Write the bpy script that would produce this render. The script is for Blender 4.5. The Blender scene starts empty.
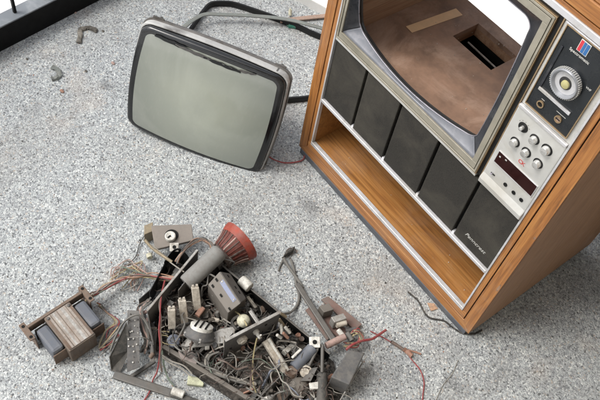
import bpy, bmesh, math, random
from mathutils import Vector as V, Matrix
random.seed(7)
scene = bpy.context.scene
COL = scene.collection
G0 = -0.03                      # level of the terrace floor; the cabinet's lower edge is z = 0

# ------------------------------------------------------------------ camera
CAM_R = ((0.5991346179583522, 0.7906857138679864, 0.12591191940786142),
         (0.6950425275631145, -0.4355732694961373, -0.5720068284374948),
         (-0.39743376107544726, 0.43022323134103013, -0.8105272214872896))
CAM_P = V((1.3724062, -1.4092129, 2.35423191))
FPX = 752.81
cam = bpy.data.objects.new('camera', bpy.data.cameras.new('camera'))
COL.objects.link(cam)
r0, r1, r2 = [V(r) for r in CAM_R]
m = Matrix.Identity(4)
for i in range(3):
    m[i][0] = r0[i]; m[i][1] = -r1[i]; m[i][2] = -r2[i]; m[i][3] = CAM_P[i]
cam.matrix_world = m
cam.data.lens = FPX / 600 * 36
cam.data.sensor_width = 36
cam.data.clip_start = 0.05
cam.data.clip_end = 500
scene.camera = cam

def L(px, py, h=0.0):
    """point seen at photo pixel (600x400), h metres above the floor"""
    d = r0 * ((px - 300) / FPX) + r1 * ((py - 200) / FPX) + r2
    s = (G0 + h - CAM_P.z) / d.z
    return CAM_P + d * s

# ------------------------------------------------------------------ materials
def lin(c):
    return tuple((x / 12.92 if x <= .04045 else ((x + .055) / 1.055) ** 2.4) for x in c)

class NT:
    def __init__(s, name):
        s.m = bpy.data.materials.new(name); s.m.use_nodes = True
        s.t = s.m.node_tree; s.n = s.t.nodes; s.l = s.t.links
        s.b = s.n['Principled BSDF']
    def add(s, typ, **kw):
        n = s.n.new(typ)
        for k, v in kw.items():
            if k.startswith('i_'):
                n.inputs[k[2:].replace('_', ' ')].default_value = v
            else:
                setattr(n, k, v)
        return n
    def link(s, a, b): s.l.new(a, b)
    def ramp(s, fac, stops, interp='LINEAR'):
        r = s.n.new('ShaderNodeValToRGB'); r.color_ramp.interpolation = interp
        e = r.color_ramp.elements
        while len(e) < len(stops): e.new(0.5)
        for el, (p, c) in zip(e, stops):
            el.position = p; el.color = (*c, 1) if len(c) == 3 else c
        s.link(fac, r.inputs[0]); return r.outputs[0]
    def mix(s, fac, a, b, mode='MIX'):
        n = s.n.new('ShaderNodeMix'); n.data_type = 'RGBA'; n.blend_type = mode
        for sock, v in ((n.inputs[0], fac), (n.inputs[6], a), (n.inputs[7], b)):
            if hasattr(v, 'is_linked'): s.link(v, sock)
            elif isinstance(v, (int, float)): sock.default_value = v
            else: sock.default_value = (*v, 1)
        return n.outputs[2]
    def coord(s, scale=(1, 1, 1), rot=(0, 0, 0), out='Object'):
        tc = s.n.new('ShaderNodeTexCoord'); mp = s.n.new('ShaderNodeMapping')
        mp.inputs['Scale'].default_value = scale; mp.inputs['Rotation'].default_value = rot
        s.link(tc.outputs[out], mp.inputs[0]); return mp.outputs[0]
    def noise(s, vec, scale, detail=4, rough=.55, dist=0.0):
        n = s.n.new('ShaderNodeTexNoise'); n.inputs['Scale'].default_value = scale
        n.inputs['Detail'].default_value = detail; n.inputs['Roughness'].default_value = rough
        n.inputs['Distortion'].default_value = dist
        s.link(vec, n.inputs['Vector']); return n.outputs['Fac']
    def bump(s, h, strength=.3, dist=.002):
        b = s.n.new('ShaderNodeBump'); b.inputs['Strength'].default_value = strength
        b.inputs['Distance'].default_value = dist
        s.link(h, b.inputs['Height']); s.link(b.outputs[0], s.b.inputs['Normal'])

def plain(name, c, rough=.5, metal=0.0, var=.25, scale=25, bump=.15, dirt=None, coat=0, spec=.5, srgb=True):
    """painted / plastic / metal surface with uneven colour, wear and dust"""
    t = NT(name); c = lin(c) if srgb else c
    vec = t.coord()
    n1 = t.noise(vec, scale, 6, .65)
    lo = tuple(x * (1 - var) for x in c); hi = tuple(min(1, x * (1 + var)) for x in c)
    col = t.ramp(n1, [(.3, lo), (.7, hi)])
    if dirt:
        n2 = t.noise(vec, scale * .35, 8, .7, .6)
        f = t.ramp(n2, [(.48, (0, 0, 0)), (.66, (1, 1, 1))])
        col = t.mix(f, col, lin(dirt))
    t.link(col, t.b.inputs['Base Color'])
    r = t.ramp(n1, [(.25, (max(rough - .12, .03),) * 3), (.75, (min(rough + .15, 1),) * 3)])
    t.link(r, t.b.inputs['Roughness'])
    t.b.inputs['Metallic'].default_value = metal
    t.b.inputs['Coat Weight'].default_value = coat
    t.b.inputs['Specular IOR Level'].default_value = spec
    if bump: t.bump(t.noise(vec, scale * 5, 3), bump, .001)
    return t.m

def wood(name, dark, mid, light, axis=0, rough=.38, s=1.0, coat=.25, scuff=.35):
    t = NT(name)
    sc = [34 * s] * 3; sc[axis] = 1.6 * s
    vec = t.coord(tuple(sc))
    n = t.noise(vec, 1.6, 6, .6, .7)
    col = t.ramp(n, [(.30, lin(dark)), (.47, lin(mid)), (.64, lin(light))])
    sc2 = [260 * s] * 3; sc2[axis] = 5 * s
    pores = t.noise(t.coord(tuple(sc2)), 1.0, 3, .6)
    pf = t.ramp(pores, [(.36, (1, 1, 1)), (.46, (0, 0, 0))])
    pf2 = t.add('ShaderNodeMath', operation='MULTIPLY'); t.link(pf, pf2.inputs[0]); pf2.inputs[1].default_value = .35
    col = t.mix(pf2.outputs[0], col, lin(tuple(x * .62 for x in dark)))
    big = t.noise(t.coord(), 5.5, 6, .65, .3)
    bf = t.ramp(big, [(.52, (0, 0, 0)), (.75, (scuff,) * 3)])
    col = t.mix(bf, col, lin((.63, .55, .47)))
    t.link(col, t.b.inputs['Base Color'])
    t.link(t.ramp(big, [(.3, (rough,) * 3), (.7, (min(1, rough + .25),) * 3)]), t.b.inputs['Roughness'])
    t.b.inputs['Coat Weight'].default_value = coat; t.b.inputs['Coat Roughness'].default_value = .3
    t.bump(pores, .25, .0006)
    return t.m

M = {}
FW = ((.44, .28, .14), (.59, .385, .195), (.67, .465, .25))
M['wood_x'] = wood('wood_x', *FW, axis=0, s=1.5)
M['wood_z'] = wood('wood_z', *FW, axis=2, s=1.5)
M['wood_shelf'] = wood('wood_shelf', (.45, .29, .145), (.575, .39, .20), (.64, .46, .255), axis=0, s=1.2, scuff=.25)
M['wood_side'] = wood('wood_side', (.51, .385, .285), (.565, .435, .33), (.60, .465, .355), axis=2, s=1.3, rough=.55, coat=.05, scuff=.15)
M['hardboard'] = plain('hardboard', (.50, .395, .325), .62, var=.34, scale=11, dirt=(.64, .54, .47), spec=.5)
M['ply'] = wood('ply', (.48, .36, .27), (.55, .42, .32), (.60, .48, .38), axis=1, rough=.7, coat=0)
M['tape'] = plain('tape', (.82, .69, .54), .6, var=.08, scale=40)
M['silver'] = plain('silver', (.77, .77, .755), .42, .3, var=.05, scale=18, bump=.05, dirt=(.72, .71, .68))
M['trim'] = plain('trim', (.80, .80, .81), .36, .35, var=.05, scale=25, bump=.04, dirt=(.70, .69, .67))
M['champagne'] = plain('champagne', (.63, .61, .555), .42, .4, var=.08, scale=14, bump=.05, dirt=(.54, .52, .465))
M['gold'] = plain('gold', (.64, .55, .43), .4, .6, var=.15)
M['bezel'] = plain('bezel', (.37, .38, .405), .42, .2, var=.05, scale=60, bump=.05, dirt=(.44, .44, .46))
M['bezel_dark'] = plain('bezel_dark', (.17, .18, .20), .30, .2, var=.15, scale=20, bump=.05, dirt=(.28, .28, .29))  # also stands in for the dark reflections on the bezel's sides
M['chrome'] = plain('chrome', (.62, .61, .64), .3, .7, var=.1)
M['black'] = plain('black', (.07, .072, .075), .45, var=.3, scale=20, dirt=(.12, .12, .115), spec=.35)
M['plinth_grey'] = plain('plinth_grey', (.30, .31, .33), .7, var=.2, scale=12, dirt=(.42, .42, .42))
M['black_matt'] = plain('black_matt', (.10, .10, .095), .8, var=.3, scale=15, spec=.2)
M['inset'] = plain('inset', (.11, .125, .14), .28, var=.25, scale=14, bump=.03, dirt=(.15, .16, .17))
M['display'] = plain('display', (.16, .07, .07), .12, var=.3, scale=30, bump=0)
M['knob'] = plain('knob', (.84, .84, .83), .25, .7, var=.06, bump=.03)
M['dial_light'] = plain('dial_light', (.60, .61, .63), .35, .4, var=.08)
M['dial_grey'] = plain('dial_grey', (.24, .24, .24), .4, .4, var=.1)
M['yellow'] = plain('yellow', (.68, .66, .47), .4, var=.1)
M['red'] = plain('red', (.72, .16, .14), .5)
M['logo_red'] = plain('logo_red', (.78, .22, .27), .4, var=.05, bump=0)
M['logo_blue'] = plain('logo_blue', (.20, .40, .62), .4, var=.05, bump=0)
M['logo_white'] = plain('logo_white', (.82, .82, .80), .4, var=.05, bump=0)
M['letter'] = plain('letter', (.74, .74, .72), .4, .2, var=.05, bump=0)

def cloth():
    t = NT('speaker_cloth')
    vec = t.coord((900, 900, 900))
    ch = t.n.new('ShaderNodeTexVoronoi'); ch.inputs['Scale'].default_value = .55
    t.link(vec, ch.inputs['Vector'])
    col = t.ramp(ch.outputs['Distance'], [(.0, lin((.24, .23, .21))), (.7, lin((.155, .15, .14)))])
    big = t.noise(t.coord(), 6, 7, .65, .5)
    f = t.ramp(big, [(.42, (0, 0, 0)), (.75, (.5, .5, .5))])
    col = t.mix(f, col, lin((.33, .315, .28)))
    t.link(col, t.b.inputs['Base Color']); t.b.inputs['Roughness'].default_value = .85
    t.b.inputs['Specular IOR Level'].default_value = .25
    t.bump(ch.outputs['Distance'], .4, .0006)
    return t.m
M['cloth'] = cloth()

def glass():
    t = NT('screen_glass')
    vec = t.coord()
    n = t.noise(vec, 7, 6, .6, .4)
    col = t.ramp(n, [(.2, lin((.565, .585, .54))), (.8, lin((.60, .615, .565)))])
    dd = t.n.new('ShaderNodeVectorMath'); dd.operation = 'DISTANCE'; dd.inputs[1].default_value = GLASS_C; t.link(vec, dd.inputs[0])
    buildup = t.ramp(dd.outputs['Value'], [(.08, (0, 0, 0)), (.36, (.95,) * 3)])     # reflection falloff of the glass painted into its colour, darker towards the rim
    col = t.mix(buildup, col, lin((.40, .42, .40)))
    sm = t.noise(t.coord((1, 1, 1), (.4, .5, .2)), 3.0, 5, .6, 1.2)
    col = t.mix(t.ramp(sm, [(.45, (0, 0, 0)), (.8, (.30,) * 3)]), col, lin((.72, .73, .69)))
    n2 = t.noise(t.coord((6, 1, 1)), 30, 4, .7)
    f = t.ramp(n2, [(.55, (0, 0, 0)), (.95, (.2, .2, .2))])
    col = t.mix(f, col, lin((.70, .70, .66)))
    t.link(col, t.b.inputs['Base Color'])
    t.link(t.ramp(n, [(.2, (.26,) * 3), (.8, (.38,) * 3)]), t.b.inputs['Roughness'])
    t.b.inputs['Coat Weight'].default_value = 1.0; t.b.inputs['Coat Roughness'].default_value = .07
    return t.m
M['tube_black'] = plain('tube_black', (.055, .06, .065), .20, var=.3, scale=12, bump=.03, dirt=(.10, .105, .11), coat=.3)
M['tube_rim'] = plain('tube_rim', (.44, .43, .42), .45, .7, var=.25, scale=18, dirt=(.28, .25, .22))
M['tube_band'] = plain('tube_band', (.70, .70, .69), .4, .3, var=.15, scale=14, dirt=(.42, .41, .40))
M['funnel'] = plain('funnel', (.17, .165, .16), .6, var=.25, scale=10, dirt=(.30, .29, .27))

def pebbles():
    t = NT('washed_pebble_floor')
    vec = t.coord()
    w = t.n.new('ShaderNodeTexNoise'); w.inputs['Scale'].default_value = 120; w.inputs['Detail'].default_value = 2
    t.link(vec, w.inputs['Vector'])
    wm = t.n.new('ShaderNodeVectorMath'); wm.operation = 'SCALE'; t.link(w.outputs['Color'], wm.inputs[0]); wm.inputs['Scale'].default_value = .011
    wa = t.n.new('ShaderNodeVectorMath'); wa.operation = 'ADD'; t.link(vec, wa.inputs[0]); t.link(wm.outputs[0], wa.inputs[1])
    def voro(scale, feat='F1'):
        v = t.n.new('ShaderNodeTexVoronoi'); v.feature = feat; v.inputs['Scale'].default_value = scale
        v.voronoi_dimensions = '3D'
        t.link(wa.outputs[0], v.inputs['Vector']); return v
    v1 = voro(190); v1e = voro(190, 'DISTANCE_TO_EDGE')
    v2 = voro(330)
    sep = t.n.new('ShaderNodeSeparateColor'); t.link(v1.outputs['Color'], sep.inputs[0])
    chip = t.ramp(sep.outputs[0], [(.0, lin((.32, .33, .335))), (.08, lin((.45, .465, .475))), (.24, lin((.565, .585, .59))),
                                   (.46, lin((.655, .675, .675))), (.66, lin((.72, .735, .73))), (.88, lin((.80, .81, .80))),
                                   (.95, lin((.66, .63, .59)))], 'CONSTANT')
    sep2 = t.n.new('ShaderNodeSeparateColor'); t.link(v2.outputs['Color'], sep2.inputs[0])
    fine = t.ramp(sep2.outputs[1], [(.0, lin((.46, .475, .485))), (.3, lin((.57, .585, .59))), (.6, lin((.655, .67, .67))), (.85, lin((.745, .755, .75)))], 'CONSTANT')
    # some places show fine grit instead of whole pebbles
    gf = t.ramp(sep.outputs[1], [(.0, (0, 0, 0)), (.62, (1, 1, 1))], 'CONSTANT')
    col = t.mix(gf, chip, fine)
    edge = t.ramp(v1e.outputs['Distance'], [(.0, (1, 1, 1)), (.09, (0, 0, 0))])
    em = t.n.new('ShaderNodeMath'); em.operation = 'MULTIPLY'; t.link(edge, em.inputs[0]); em.inputs[1].default_value = .6
    col = t.mix(em.outputs[0], col, lin((.50, .51, .52)))
    # large soft dirt
    d1 = t.noise(vec, 2.2, 7, .62, .5)
    f1 = t.ramp(d1, [(.45, (0, 0, 0)), (.72, (.42,) * 3)])
    col = t.mix(f1, col, lin((.47, .46, .44)))
    d2 = t.noise(vec, 9, 6, .65, .8)
    f2 = t.ramp(d2, [(.60, (0, 0, 0)), (.74, (.45,) * 3)])
    col = t.mix(f2, col, lin((.40, .39, .38)))
    d3 = t.noise(vec, 4.2, 4, .5)
    f3 = t.ramp(d3, [(.60, (0, 0, 0)), (.75, (.22,) * 3)])
    col = t.mix(f3, col, lin((.74, .66, .58)))
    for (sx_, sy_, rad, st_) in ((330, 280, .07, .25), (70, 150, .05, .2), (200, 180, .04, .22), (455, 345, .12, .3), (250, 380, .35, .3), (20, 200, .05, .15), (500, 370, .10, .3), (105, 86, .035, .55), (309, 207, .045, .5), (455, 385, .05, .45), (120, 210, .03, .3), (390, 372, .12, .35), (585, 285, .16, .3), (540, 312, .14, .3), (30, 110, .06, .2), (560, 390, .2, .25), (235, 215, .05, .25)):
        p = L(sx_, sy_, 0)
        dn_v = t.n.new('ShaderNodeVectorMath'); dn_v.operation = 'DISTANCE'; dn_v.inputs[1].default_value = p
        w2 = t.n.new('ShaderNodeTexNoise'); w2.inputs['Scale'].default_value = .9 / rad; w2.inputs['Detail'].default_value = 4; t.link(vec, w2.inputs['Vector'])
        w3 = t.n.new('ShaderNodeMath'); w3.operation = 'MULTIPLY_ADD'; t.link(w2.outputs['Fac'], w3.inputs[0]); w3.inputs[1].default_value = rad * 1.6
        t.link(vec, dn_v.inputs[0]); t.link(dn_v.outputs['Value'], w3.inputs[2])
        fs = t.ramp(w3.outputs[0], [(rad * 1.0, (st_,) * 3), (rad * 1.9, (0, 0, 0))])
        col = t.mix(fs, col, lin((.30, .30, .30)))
    t.link(col, t.b.inputs['Base Color'])
    t.link(t.ramp(sep.outputs[2], [(0, (.35,) * 3), (1, (.75,) * 3)]), t.b.inputs['Roughness'])
    sub = t.n.new('ShaderNodeMath'); sub.operation = 'SUBTRACT'; sub.inputs[0].default_value = 1
    t.link(v1.outputs['Distance'], sub.inputs[1])
    t.bump(sub.outputs[0], .6, .003)
    return t.m
M['pebbles'] = pebbles()
M['plaster'] = plain('plaster', (.84, .84, .83), .8, var=.06, scale=5, bump=.3, dirt=(.76, .76, .75))
M['concrete'] = plain('concrete', (.93, .93, .92), .8, var=.05, scale=4)
M['iron_black'] = plain('iron_black', (.018, .018, .02), .6, var=.3, scale=18, dirt=(.05, .05, .05), spec=.2)
M['iron_grey'] = plain('iron_grey', (.42, .44, .46), .45, .1, var=.1, scale=9, dirt=(.58, .59, .60))
M['blocker_grey'] = plain('blocker_grey', (.72, .70, .67), .85, var=.06, scale=6)
M['blocker_cream'] = plain('blocker_cream', (.80, .76, .70), .85, var=.08, scale=6)  # added unseen wall, kept pale to bounce light onto the cabinet side
# scrap: everything below is dulled with grey dust
_plain = plain
def plain(name, c, rough=.5, metal=0.0, var=.25, scale=25, bump=.15, dirt=None, coat=0, spec=.5, srgb=True, sat=.6, dust=.55):
    g = .3 * c[0] + .59 * c[1] + .11 * c[2]
    c = tuple((g + (x - g) * sat) * .93 for x in c)
    if dirt: g = sum(dirt) / 3; dirt = tuple(g + (x - g) * sat for x in dirt)
    m = _plain(name, c, min(1, rough + .12), metal * .7, var, scale, bump, dirt, coat, spec, srgb)
    nt = m.node_tree; b = nt.nodes['Principled BSDF']; src = b.inputs['Base Color'].links[0].from_socket
    tc = nt.nodes.new('ShaderNodeTexCoord'); n = nt.nodes.new('ShaderNodeTexNoise'); n.inputs['Scale'].default_value = 75
    n.inputs['Detail'].default_value = 5; n.inputs['Roughness'].default_value = .7; nt.links.new(tc.outputs['Object'], n.inputs['Vector'])
    rp_ = nt.nodes.new('ShaderNodeValToRGB'); rp_.color_ramp.elements[0].position = .42; rp_.color_ramp.elements[1].position = .66
    rp_.color_ramp.elements[1].color = (dust, dust, dust, 1); nt.links.new(n.outputs['Fac'], rp_.inputs[0])
    mx = nt.nodes.new('ShaderNodeMix'); mx.data_type = 'RGBA'; nt.links.new(rp_.outputs[0], mx.inputs[0]); nt.links.new(src, mx.inputs[6])
    mx.inputs[7].default_value = (*lin((.42, .40, .375)), 1) if max(c) < .6 else (*lin((.38, .355, .32)), 1)
    nt.links.new(mx.outputs[2], b.inputs['Base Color'])
    return m
M['rust'] = plain('rust', (.52, .40, .31), .75, .2, var=.3, scale=30, dirt=(.40, .27, .19))
M['rust_red'] = plain('rust_red', (.55, .38, .33), .8, .1, var=.22, scale=30, dirt=(.46, .42, .38))
M['lamin'] = plain('lamin', (.66, .60, .54), .6, .25, var=.16, scale=22, dirt=(.52, .41, .33))
M['lamin_side'] = plain('lamin_side', (.49, .40, .32), .6, .3, var=.25, scale=35, dirt=(.36, .28, .22))
M['winding'] = plain('winding', (.36, .385, .43), .5, var=.12, scale=12, dirt=(.50, .51, .53), sat=.8, dust=.25)
M['steel'] = plain('steel', (.41, .40, .38), .5, .55, var=.22, scale=22, dirt=(.36, .33, .29))
M['steel_light'] = plain('steel_light', (.70, .69, .66), .45, .5, var=.15, scale=22, dirt=(.52, .48, .43))
M['dusty_can'] = plain('dusty_can', (.52, .52, .50), .65, .15, var=.12, scale=30, dirt=(.47, .46, .44))
M['dark_metal'] = plain('dark_metal', (.25, .25, .235), .6, .3, var=.25, scale=20, dirt=(.36, .34, .31))
M['dark_grey'] = plain('dark_grey', (.33, .33, .33), .5, var=.2, scale=20, dirt=(.42, .41, .39))
M['sooty'] = plain('sooty', (.12, .11, .10), .8, var=.4, scale=30, dirt=(.30, .27, .24), spec=.3)
M['taupe'] = plain('taupe', (.46, .425, .38), .55, .3, var=.12, scale=20, dirt=(.44, .40, .35))
M['ceramic'] = plain('ceramic', (.80, .75, .66), .7, var=.1, scale=40, dirt=(.62, .54, .44))
M['ivory'] = plain('ivory', (.86, .85, .80), .5, var=.07, scale=25, dirt=(.66, .62, .55))
M['cream'] = plain('cream', (.82, .80, .64), .5, var=.08, scale=30)
M['lime'] = plain('lime', (.76, .78, .58), .5, var=.1, scale=30)
M['pink'] = plain('pink', (.58, .50, .47), .6, var=.1, scale=30)
M['bakelite'] = plain('bakelite', (.53, .48, .43), .7, var=.1, scale=18, dirt=(.48, .43, .38))
M['pcb'] = plain('pcb', (.36, .31, .25), .7, var=.25, scale=45, dirt=(.27, .24, .20))
M['yoke_red'] = plain('yoke_red', (.58, .21, .13), .45, var=.3, scale=30, dirt=(.42, .17, .13), sat=.95, dust=.25)
M['copper'] = plain('copper', (.40, .17, .13), .5, .35, var=.3, scale=50, dirt=(.36, .18, .15), sat=.95, dust=.25)
M['copper_dark'] = plain('copper_dark', (.34, .21, .18), .6, .3, var=.35, scale=60, dirt=(.42, .36, .32))
M['blue_label'] = plain('blue_label', (.50, .54, .66), .5, var=.1, sat=.8, dust=.25)
M['brass'] = plain('brass', (.62, .53, .36), .45, .5, var=.15)
M['w_red'] = plain('w_red', (.60, .20, .21), .6, var=.15, sat=.85, dust=.4)
M['w_grey'] = plain('w_grey', (.43, .42, .39), .6, var=.15)
M['w_dark'] = plain('w_dark', (.14, .14, .13), .6, var=.2)
M['w_white'] = plain('w_white', (.62, .59, .53), .6, var=.12)
M['w_orange'] = plain('w_orange', (.72, .48, .32), .6, var=.12)
M['w_yellow'] = plain('w_yellow', (.72, .64, .38), .6, var=.12)
M['w_green'] = plain('w_green', (.38, .47, .38), .6, var=.12)
M['w_brown'] = plain('w_brown', (.42, .31, .25), .6, var=.12)
M['w_pink'] = plain('w_pink', (.74, .56, .50), .6, var=.12)
M['w_blue'] = plain('w_blue', (.45, .50, .60), .6, var=.12)
M['strap'] = plain('strap', (.45, .49, .46), .5, var=.12, dirt=(.38, .40, .38))
M['green'] = plain('green', (.16, .50, .42), .5, sat=1)
M['terracotta'] = plain('terracotta', (.66, .45, .35), .7, var=.12, sat=.75)
M['leaf'] = plain('leaf', (.74, .58, .45), .7, var=.15, sat=.9)
M['mud'] = plain('mud', (.34, .32, .28), .9, var=.2, scale=40, dirt=(.55, .52, .46))
M['stick'] = plain('stick', (.68, .52, .42), .8, var=.12, scale=30)
M['dark_wood'] = wood('dark_wood', (.14, .09, .06), (.19, .12, .08), (.24, .16, .11), axis=2)

# ------------------------------------------------------------------ mesh helpers
ORIG = {}
def tag(o, label=None, cat=None, group=None, kind=None):
    if label: o['label'] = label
    if cat: o['category'] = cat
    if group: o['group'] = group
    if kind: o['kind'] = kind
    return o
def thing(name, label, cat, loc, group=None):
    o = bpy.data.objects.new(name, None); COL.objects.link(o)
    o.empty_display_size = .05
    o.location = loc; ORIG[o] = V(loc)
    return tag(o, label, cat, group)
def obj(name, bm, mat, parent=None, bevel=0, smooth=False, base=None):
    org = ORIG.get(parent, V(base) if base is not None else V((0, 0, 0)))
    bmesh.ops.translate(bm, verts=bm.verts, vec=-org)
    bmesh.ops.recalc_face_normals(bm, faces=bm.faces)
    me = bpy.data.meshes.new(name); bm.to_mesh(me); bm.free()
    mats = mat if isinstance(mat, (list, tuple)) else [mat]
    for k in mats: me.materials.append(M[k])
    o = bpy.data.objects.new(name, me); COL.objects.link(o)
    if parent: o.parent = parent
    else: o.location = org
    ORIG[o] = org
    if smooth:
        for p in me.polygons: p.use_smooth = True
        try: me.set_sharp_from_angle(angle=math.radians(40))
        except Exception: pass
    if bevel:
        b = o.modifiers.new('bevel', 'BEVEL'); b.width = bevel; b.segments = 2
        b.limit_method = 'ANGLE'; b.angle_limit = math.radians(50)
    return o
def BM(): return bmesh.new()
def hexa(bm, p, mi=0):
    v = [bm.verts.new(q) for q in p]
    for f in ((0, 1, 2, 3), (4, 5, 6, 7), (0, 1, 5, 4), (1, 2, 6, 5), (2, 3, 7, 6), (3, 0, 4, 7)):
        bm.faces.new([v[i] for i in f]).material_index = mi
def box(bm, x0, x1, y0, y1, z0, z1, mi=0):
    hexa(bm, [(x0, y0, z0), (x1, y0, z0), (x1, y1, z0), (x0, y1, z0), (x0, y0, z1), (x1, y0, z1), (x1, y1, z1), (x0, y1, z1)], mi)
def fbox(bm, F, a, b, c, mi=0):
    O, U, W, N = F
    p = [O + U * x + W * y + N * z for z in c for (x, y) in ((a[0], b[0]), (a[1], b[0]), (a[1], b[1]), (a[0], b[1]))]
    hexa(bm, p, mi)
def slab(bm, pts, vec, mi=0):
    pts = [V(p) for p in pts]; vec = V(vec)
    a = [bm.verts.new(p) for p in pts]; b = [bm.verts.new(p + vec) for p in pts]
    n = len(pts)
    bm.faces.new(a).material_index = mi; bm.faces.new(b[::-1]).material_index = mi
    for i in range(n):
        bm.faces.new([a[i], a[(i + 1) % n], b[(i + 1) % n], b[i]]).material_index = mi
def frame_of(d):
    d = V(d).normalized()
    u = d.cross(V((0, 0, 1)))
    if u.length < .05: u = d.cross(V((1, 0, 0)))
    u.normalize(); return d, u, u.cross(d).normalized()
def loft(bm, rings, closed=True, cap=True, mi=0):
    rv = [[bm.verts.new(p) for p in r] for r in rings]
    n = len(rings[0])
    for a, b in zip(rv, rv[1:]):
        for i in range(n if closed else n - 1):
            f = bm.faces.new([a[i], a[(i + 1) % n], b[(i + 1) % n], b[i]]); f.material_index = mi
    if cap and closed:
        bm.faces.new(rv[0][::-1]).material_index = mi; bm.faces.new(rv[-1]).material_index = mi
    return rv
def lathe(bm, o, d, prof, seg=24, mi=0):
    """prof = [(dist along d, radius)]"""
    d, u, w = frame_of(d); o = V(o)
    rings = [[o + d * t + (u * math.cos(a) + w * math.sin(a)) * max(r, 1e-4) for a in [2 * math.pi * k / seg for k in range(seg)]] for t, r in prof]
    loft(bm, rings, mi=mi)
def cyl(bm, a, b, r, seg=16, mi=0):
    a, b = V(a), V(b); h = (b - a).length; c = min(r * .12, h * .1)
    lathe(bm, a, b - a, [(0, r - c), (c, r), (h - c, r), (h, r - c)], seg, mi)
def smooth_path(pts, sub=6, closed=False):
    pts = [V(p) for p in pts]; n = len(pts); out = []
    rng = range(n) if closed else range(n - 1)
    for i in rng:
        if closed: p0, p1, p2, p3 = pts[i - 1], pts[i], pts[(i + 1) % n], pts[(i + 2) % n]
        else: p0, p1, p2, p3 = pts[max(i - 1, 0)], pts[i], pts[i + 1], pts[min(i + 2, n - 1)]
        for k in range(sub):
            t = k / sub
            out.append(.5 * ((2 * p1) + (p2 - p0) * t + (2 * p0 - 5 * p1 + 4 * p2 - p3) * t * t + (3 * p1 - p0 - 3 * p2 + p3) * t ** 3))
    if not closed: out.append(pts[-1])
    return out
def tube(bm, pts, r, seg=6, sub=6, closed=False, flat=None, mi=0):
    """round tube, or a flat band flat=(half width, half height) about world up"""
    P = smooth_path(pts, sub, closed) if sub > 1 else [V(p) for p in pts]
    n = len(P); rings = []
    prev = None
    for i, p in enumerate(P):
        if closed: d = P[(i + 1) % n] - P[i - 1]
        else: d = P[min(i + 1, n - 1)] - P[max(i - 1, 0)]
        if d.length < 1e-7: d = V((1, 0, 0))
        d.normalize()
        if flat:
            u = d.cross(V((0, 0, 1))); u = u.normalized() if u.length > .01 else V((1, 0, 0)); w = u.cross(d).normalized()
            hw, hh = flat
            c = [(-1, -.7), (-.7, -1), (.7, -1), (1, -.7), (1, .7), (.7, 1), (-.7, 1), (-1, .7)]
            rings.append([p + u * hw * a + w * hh * b for a, b in c])
        else:
            if prev is None: _, u, w = frame_of(d)
            else:
                u = prev - d * prev.dot(d)
                if u.length < 1e-4: _, u, w = frame_of(d)
                u.normalize(); w = d.cross(u)
            prev = u
            rings.append([p + (u * math.cos(2 * math.pi * k / seg) + w * math.sin(2 * math.pi * k / seg)) * r for k in range(seg)])
    if closed: rings.append(rings[0]); loft(bm, rings, cap=False, mi=mi)
    else: loft(bm, rings, mi=mi)
def one(fn, *a, **k):
    bm = BM(); fn(bm, *a, **k); return bm

# ------------------------------------------------------------------ the setting
def sheet(name, z, x0, x1, y0, y1, mat):
    bm = BM(); bm.faces.new([bm.verts.new(p) for p in ((x0, y0, z), (x1, y0, z), (x1, y1, z), (x0, y1, z))])
    return tag(obj(name, bm, mat), kind='structure')
RD = V((-.175, 1, 0)).normalized()            # run of the railing
RN = V((-RD.y, RD.x, 0))                      # outwards, away from the terrace
RA = V((-1.09, -.77, G0))
def rp(s, o, z): return RA + RD * s + RN * o + V((0, 0, z))
WD = V((.94, .345, 0)).normalized(); WN = V((-WD.y, WD.x, 0)); WA = V((-.747, .546, G0))
bm = BM()
bm.faces.new([bm.verts.new(p) for p in (rp(-4, .02, 0), (4, -4.8, G0), (4, 5, G0), rp(6, .02, 0))])
tag(obj('terrace_floor', bm, 'pebbles'), kind='structure')
sheet('ground', G0 - .16, -150, 150, -150, 150, 'concrete')

bm = BM(); z5 = V((0, 0, .05)); slab(bm, [WA - WD * .75 + z5, WA + WD * 6 + z5, WA + WD * 6 + WN * 5 + z5, WA - WD * .9 + WN * 5 + z5], (0, 0, -.25))
tag(obj('step', bm, 'plaster', bevel=.004), kind='structure')
# railing
rl = thing('railing', 'black metal railing with grey topped base and thin balusters', 'railing', rp(0, .03, 0))
s0, s1 = -2.4, 5.0
def rbox(bm, a, b, c): fbox(bm, (RA, RD, RN, V((0, 0, 1))), a, b, c)
obj('base_beam', one(rbox, (s0, s1), (0, .066), (0, .118)), 'iron_black', rl, .003)
obj('base_cap', one(rbox, (s0, s1), (-.002, .068), (.1181, .125)), 'iron_grey', rl, .002)
obj('hand_rail', one(rbox, (s0, s1), (.012, .056), (1.02, 1.05)), 'iron_black', rl, .004)
k = 0
s = .125 - .146 * 17
while s < s1 - .02:
    if s > s0: obj('baluster', one(rbox, (s - .006, s + .006), (.030, .042), (.125, 1.0199)), 'iron_black', rl)
    s += .146

# ------------------------------------------------------------------ television cabinet
Wd, H, Dp = 1.0, 1.344, .69
cab = thing('television_cabinet', 'wooden console television cabinet with an empty screen opening above five black speaker grilles', 'television cabinet', (.5, .35, G0))
C = cab
obj('plinth', one(box, .012, .988, -.001, .66, G0, -.0005), 'plinth_grey', C, .002)
F0, F1 = 0.0, .007
def fprism(bm, poly, y0, y1, mi=0): slab(bm, [(x, y0, z) for x, z in poly], (0, y1 - y0, 0), mi)
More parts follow.
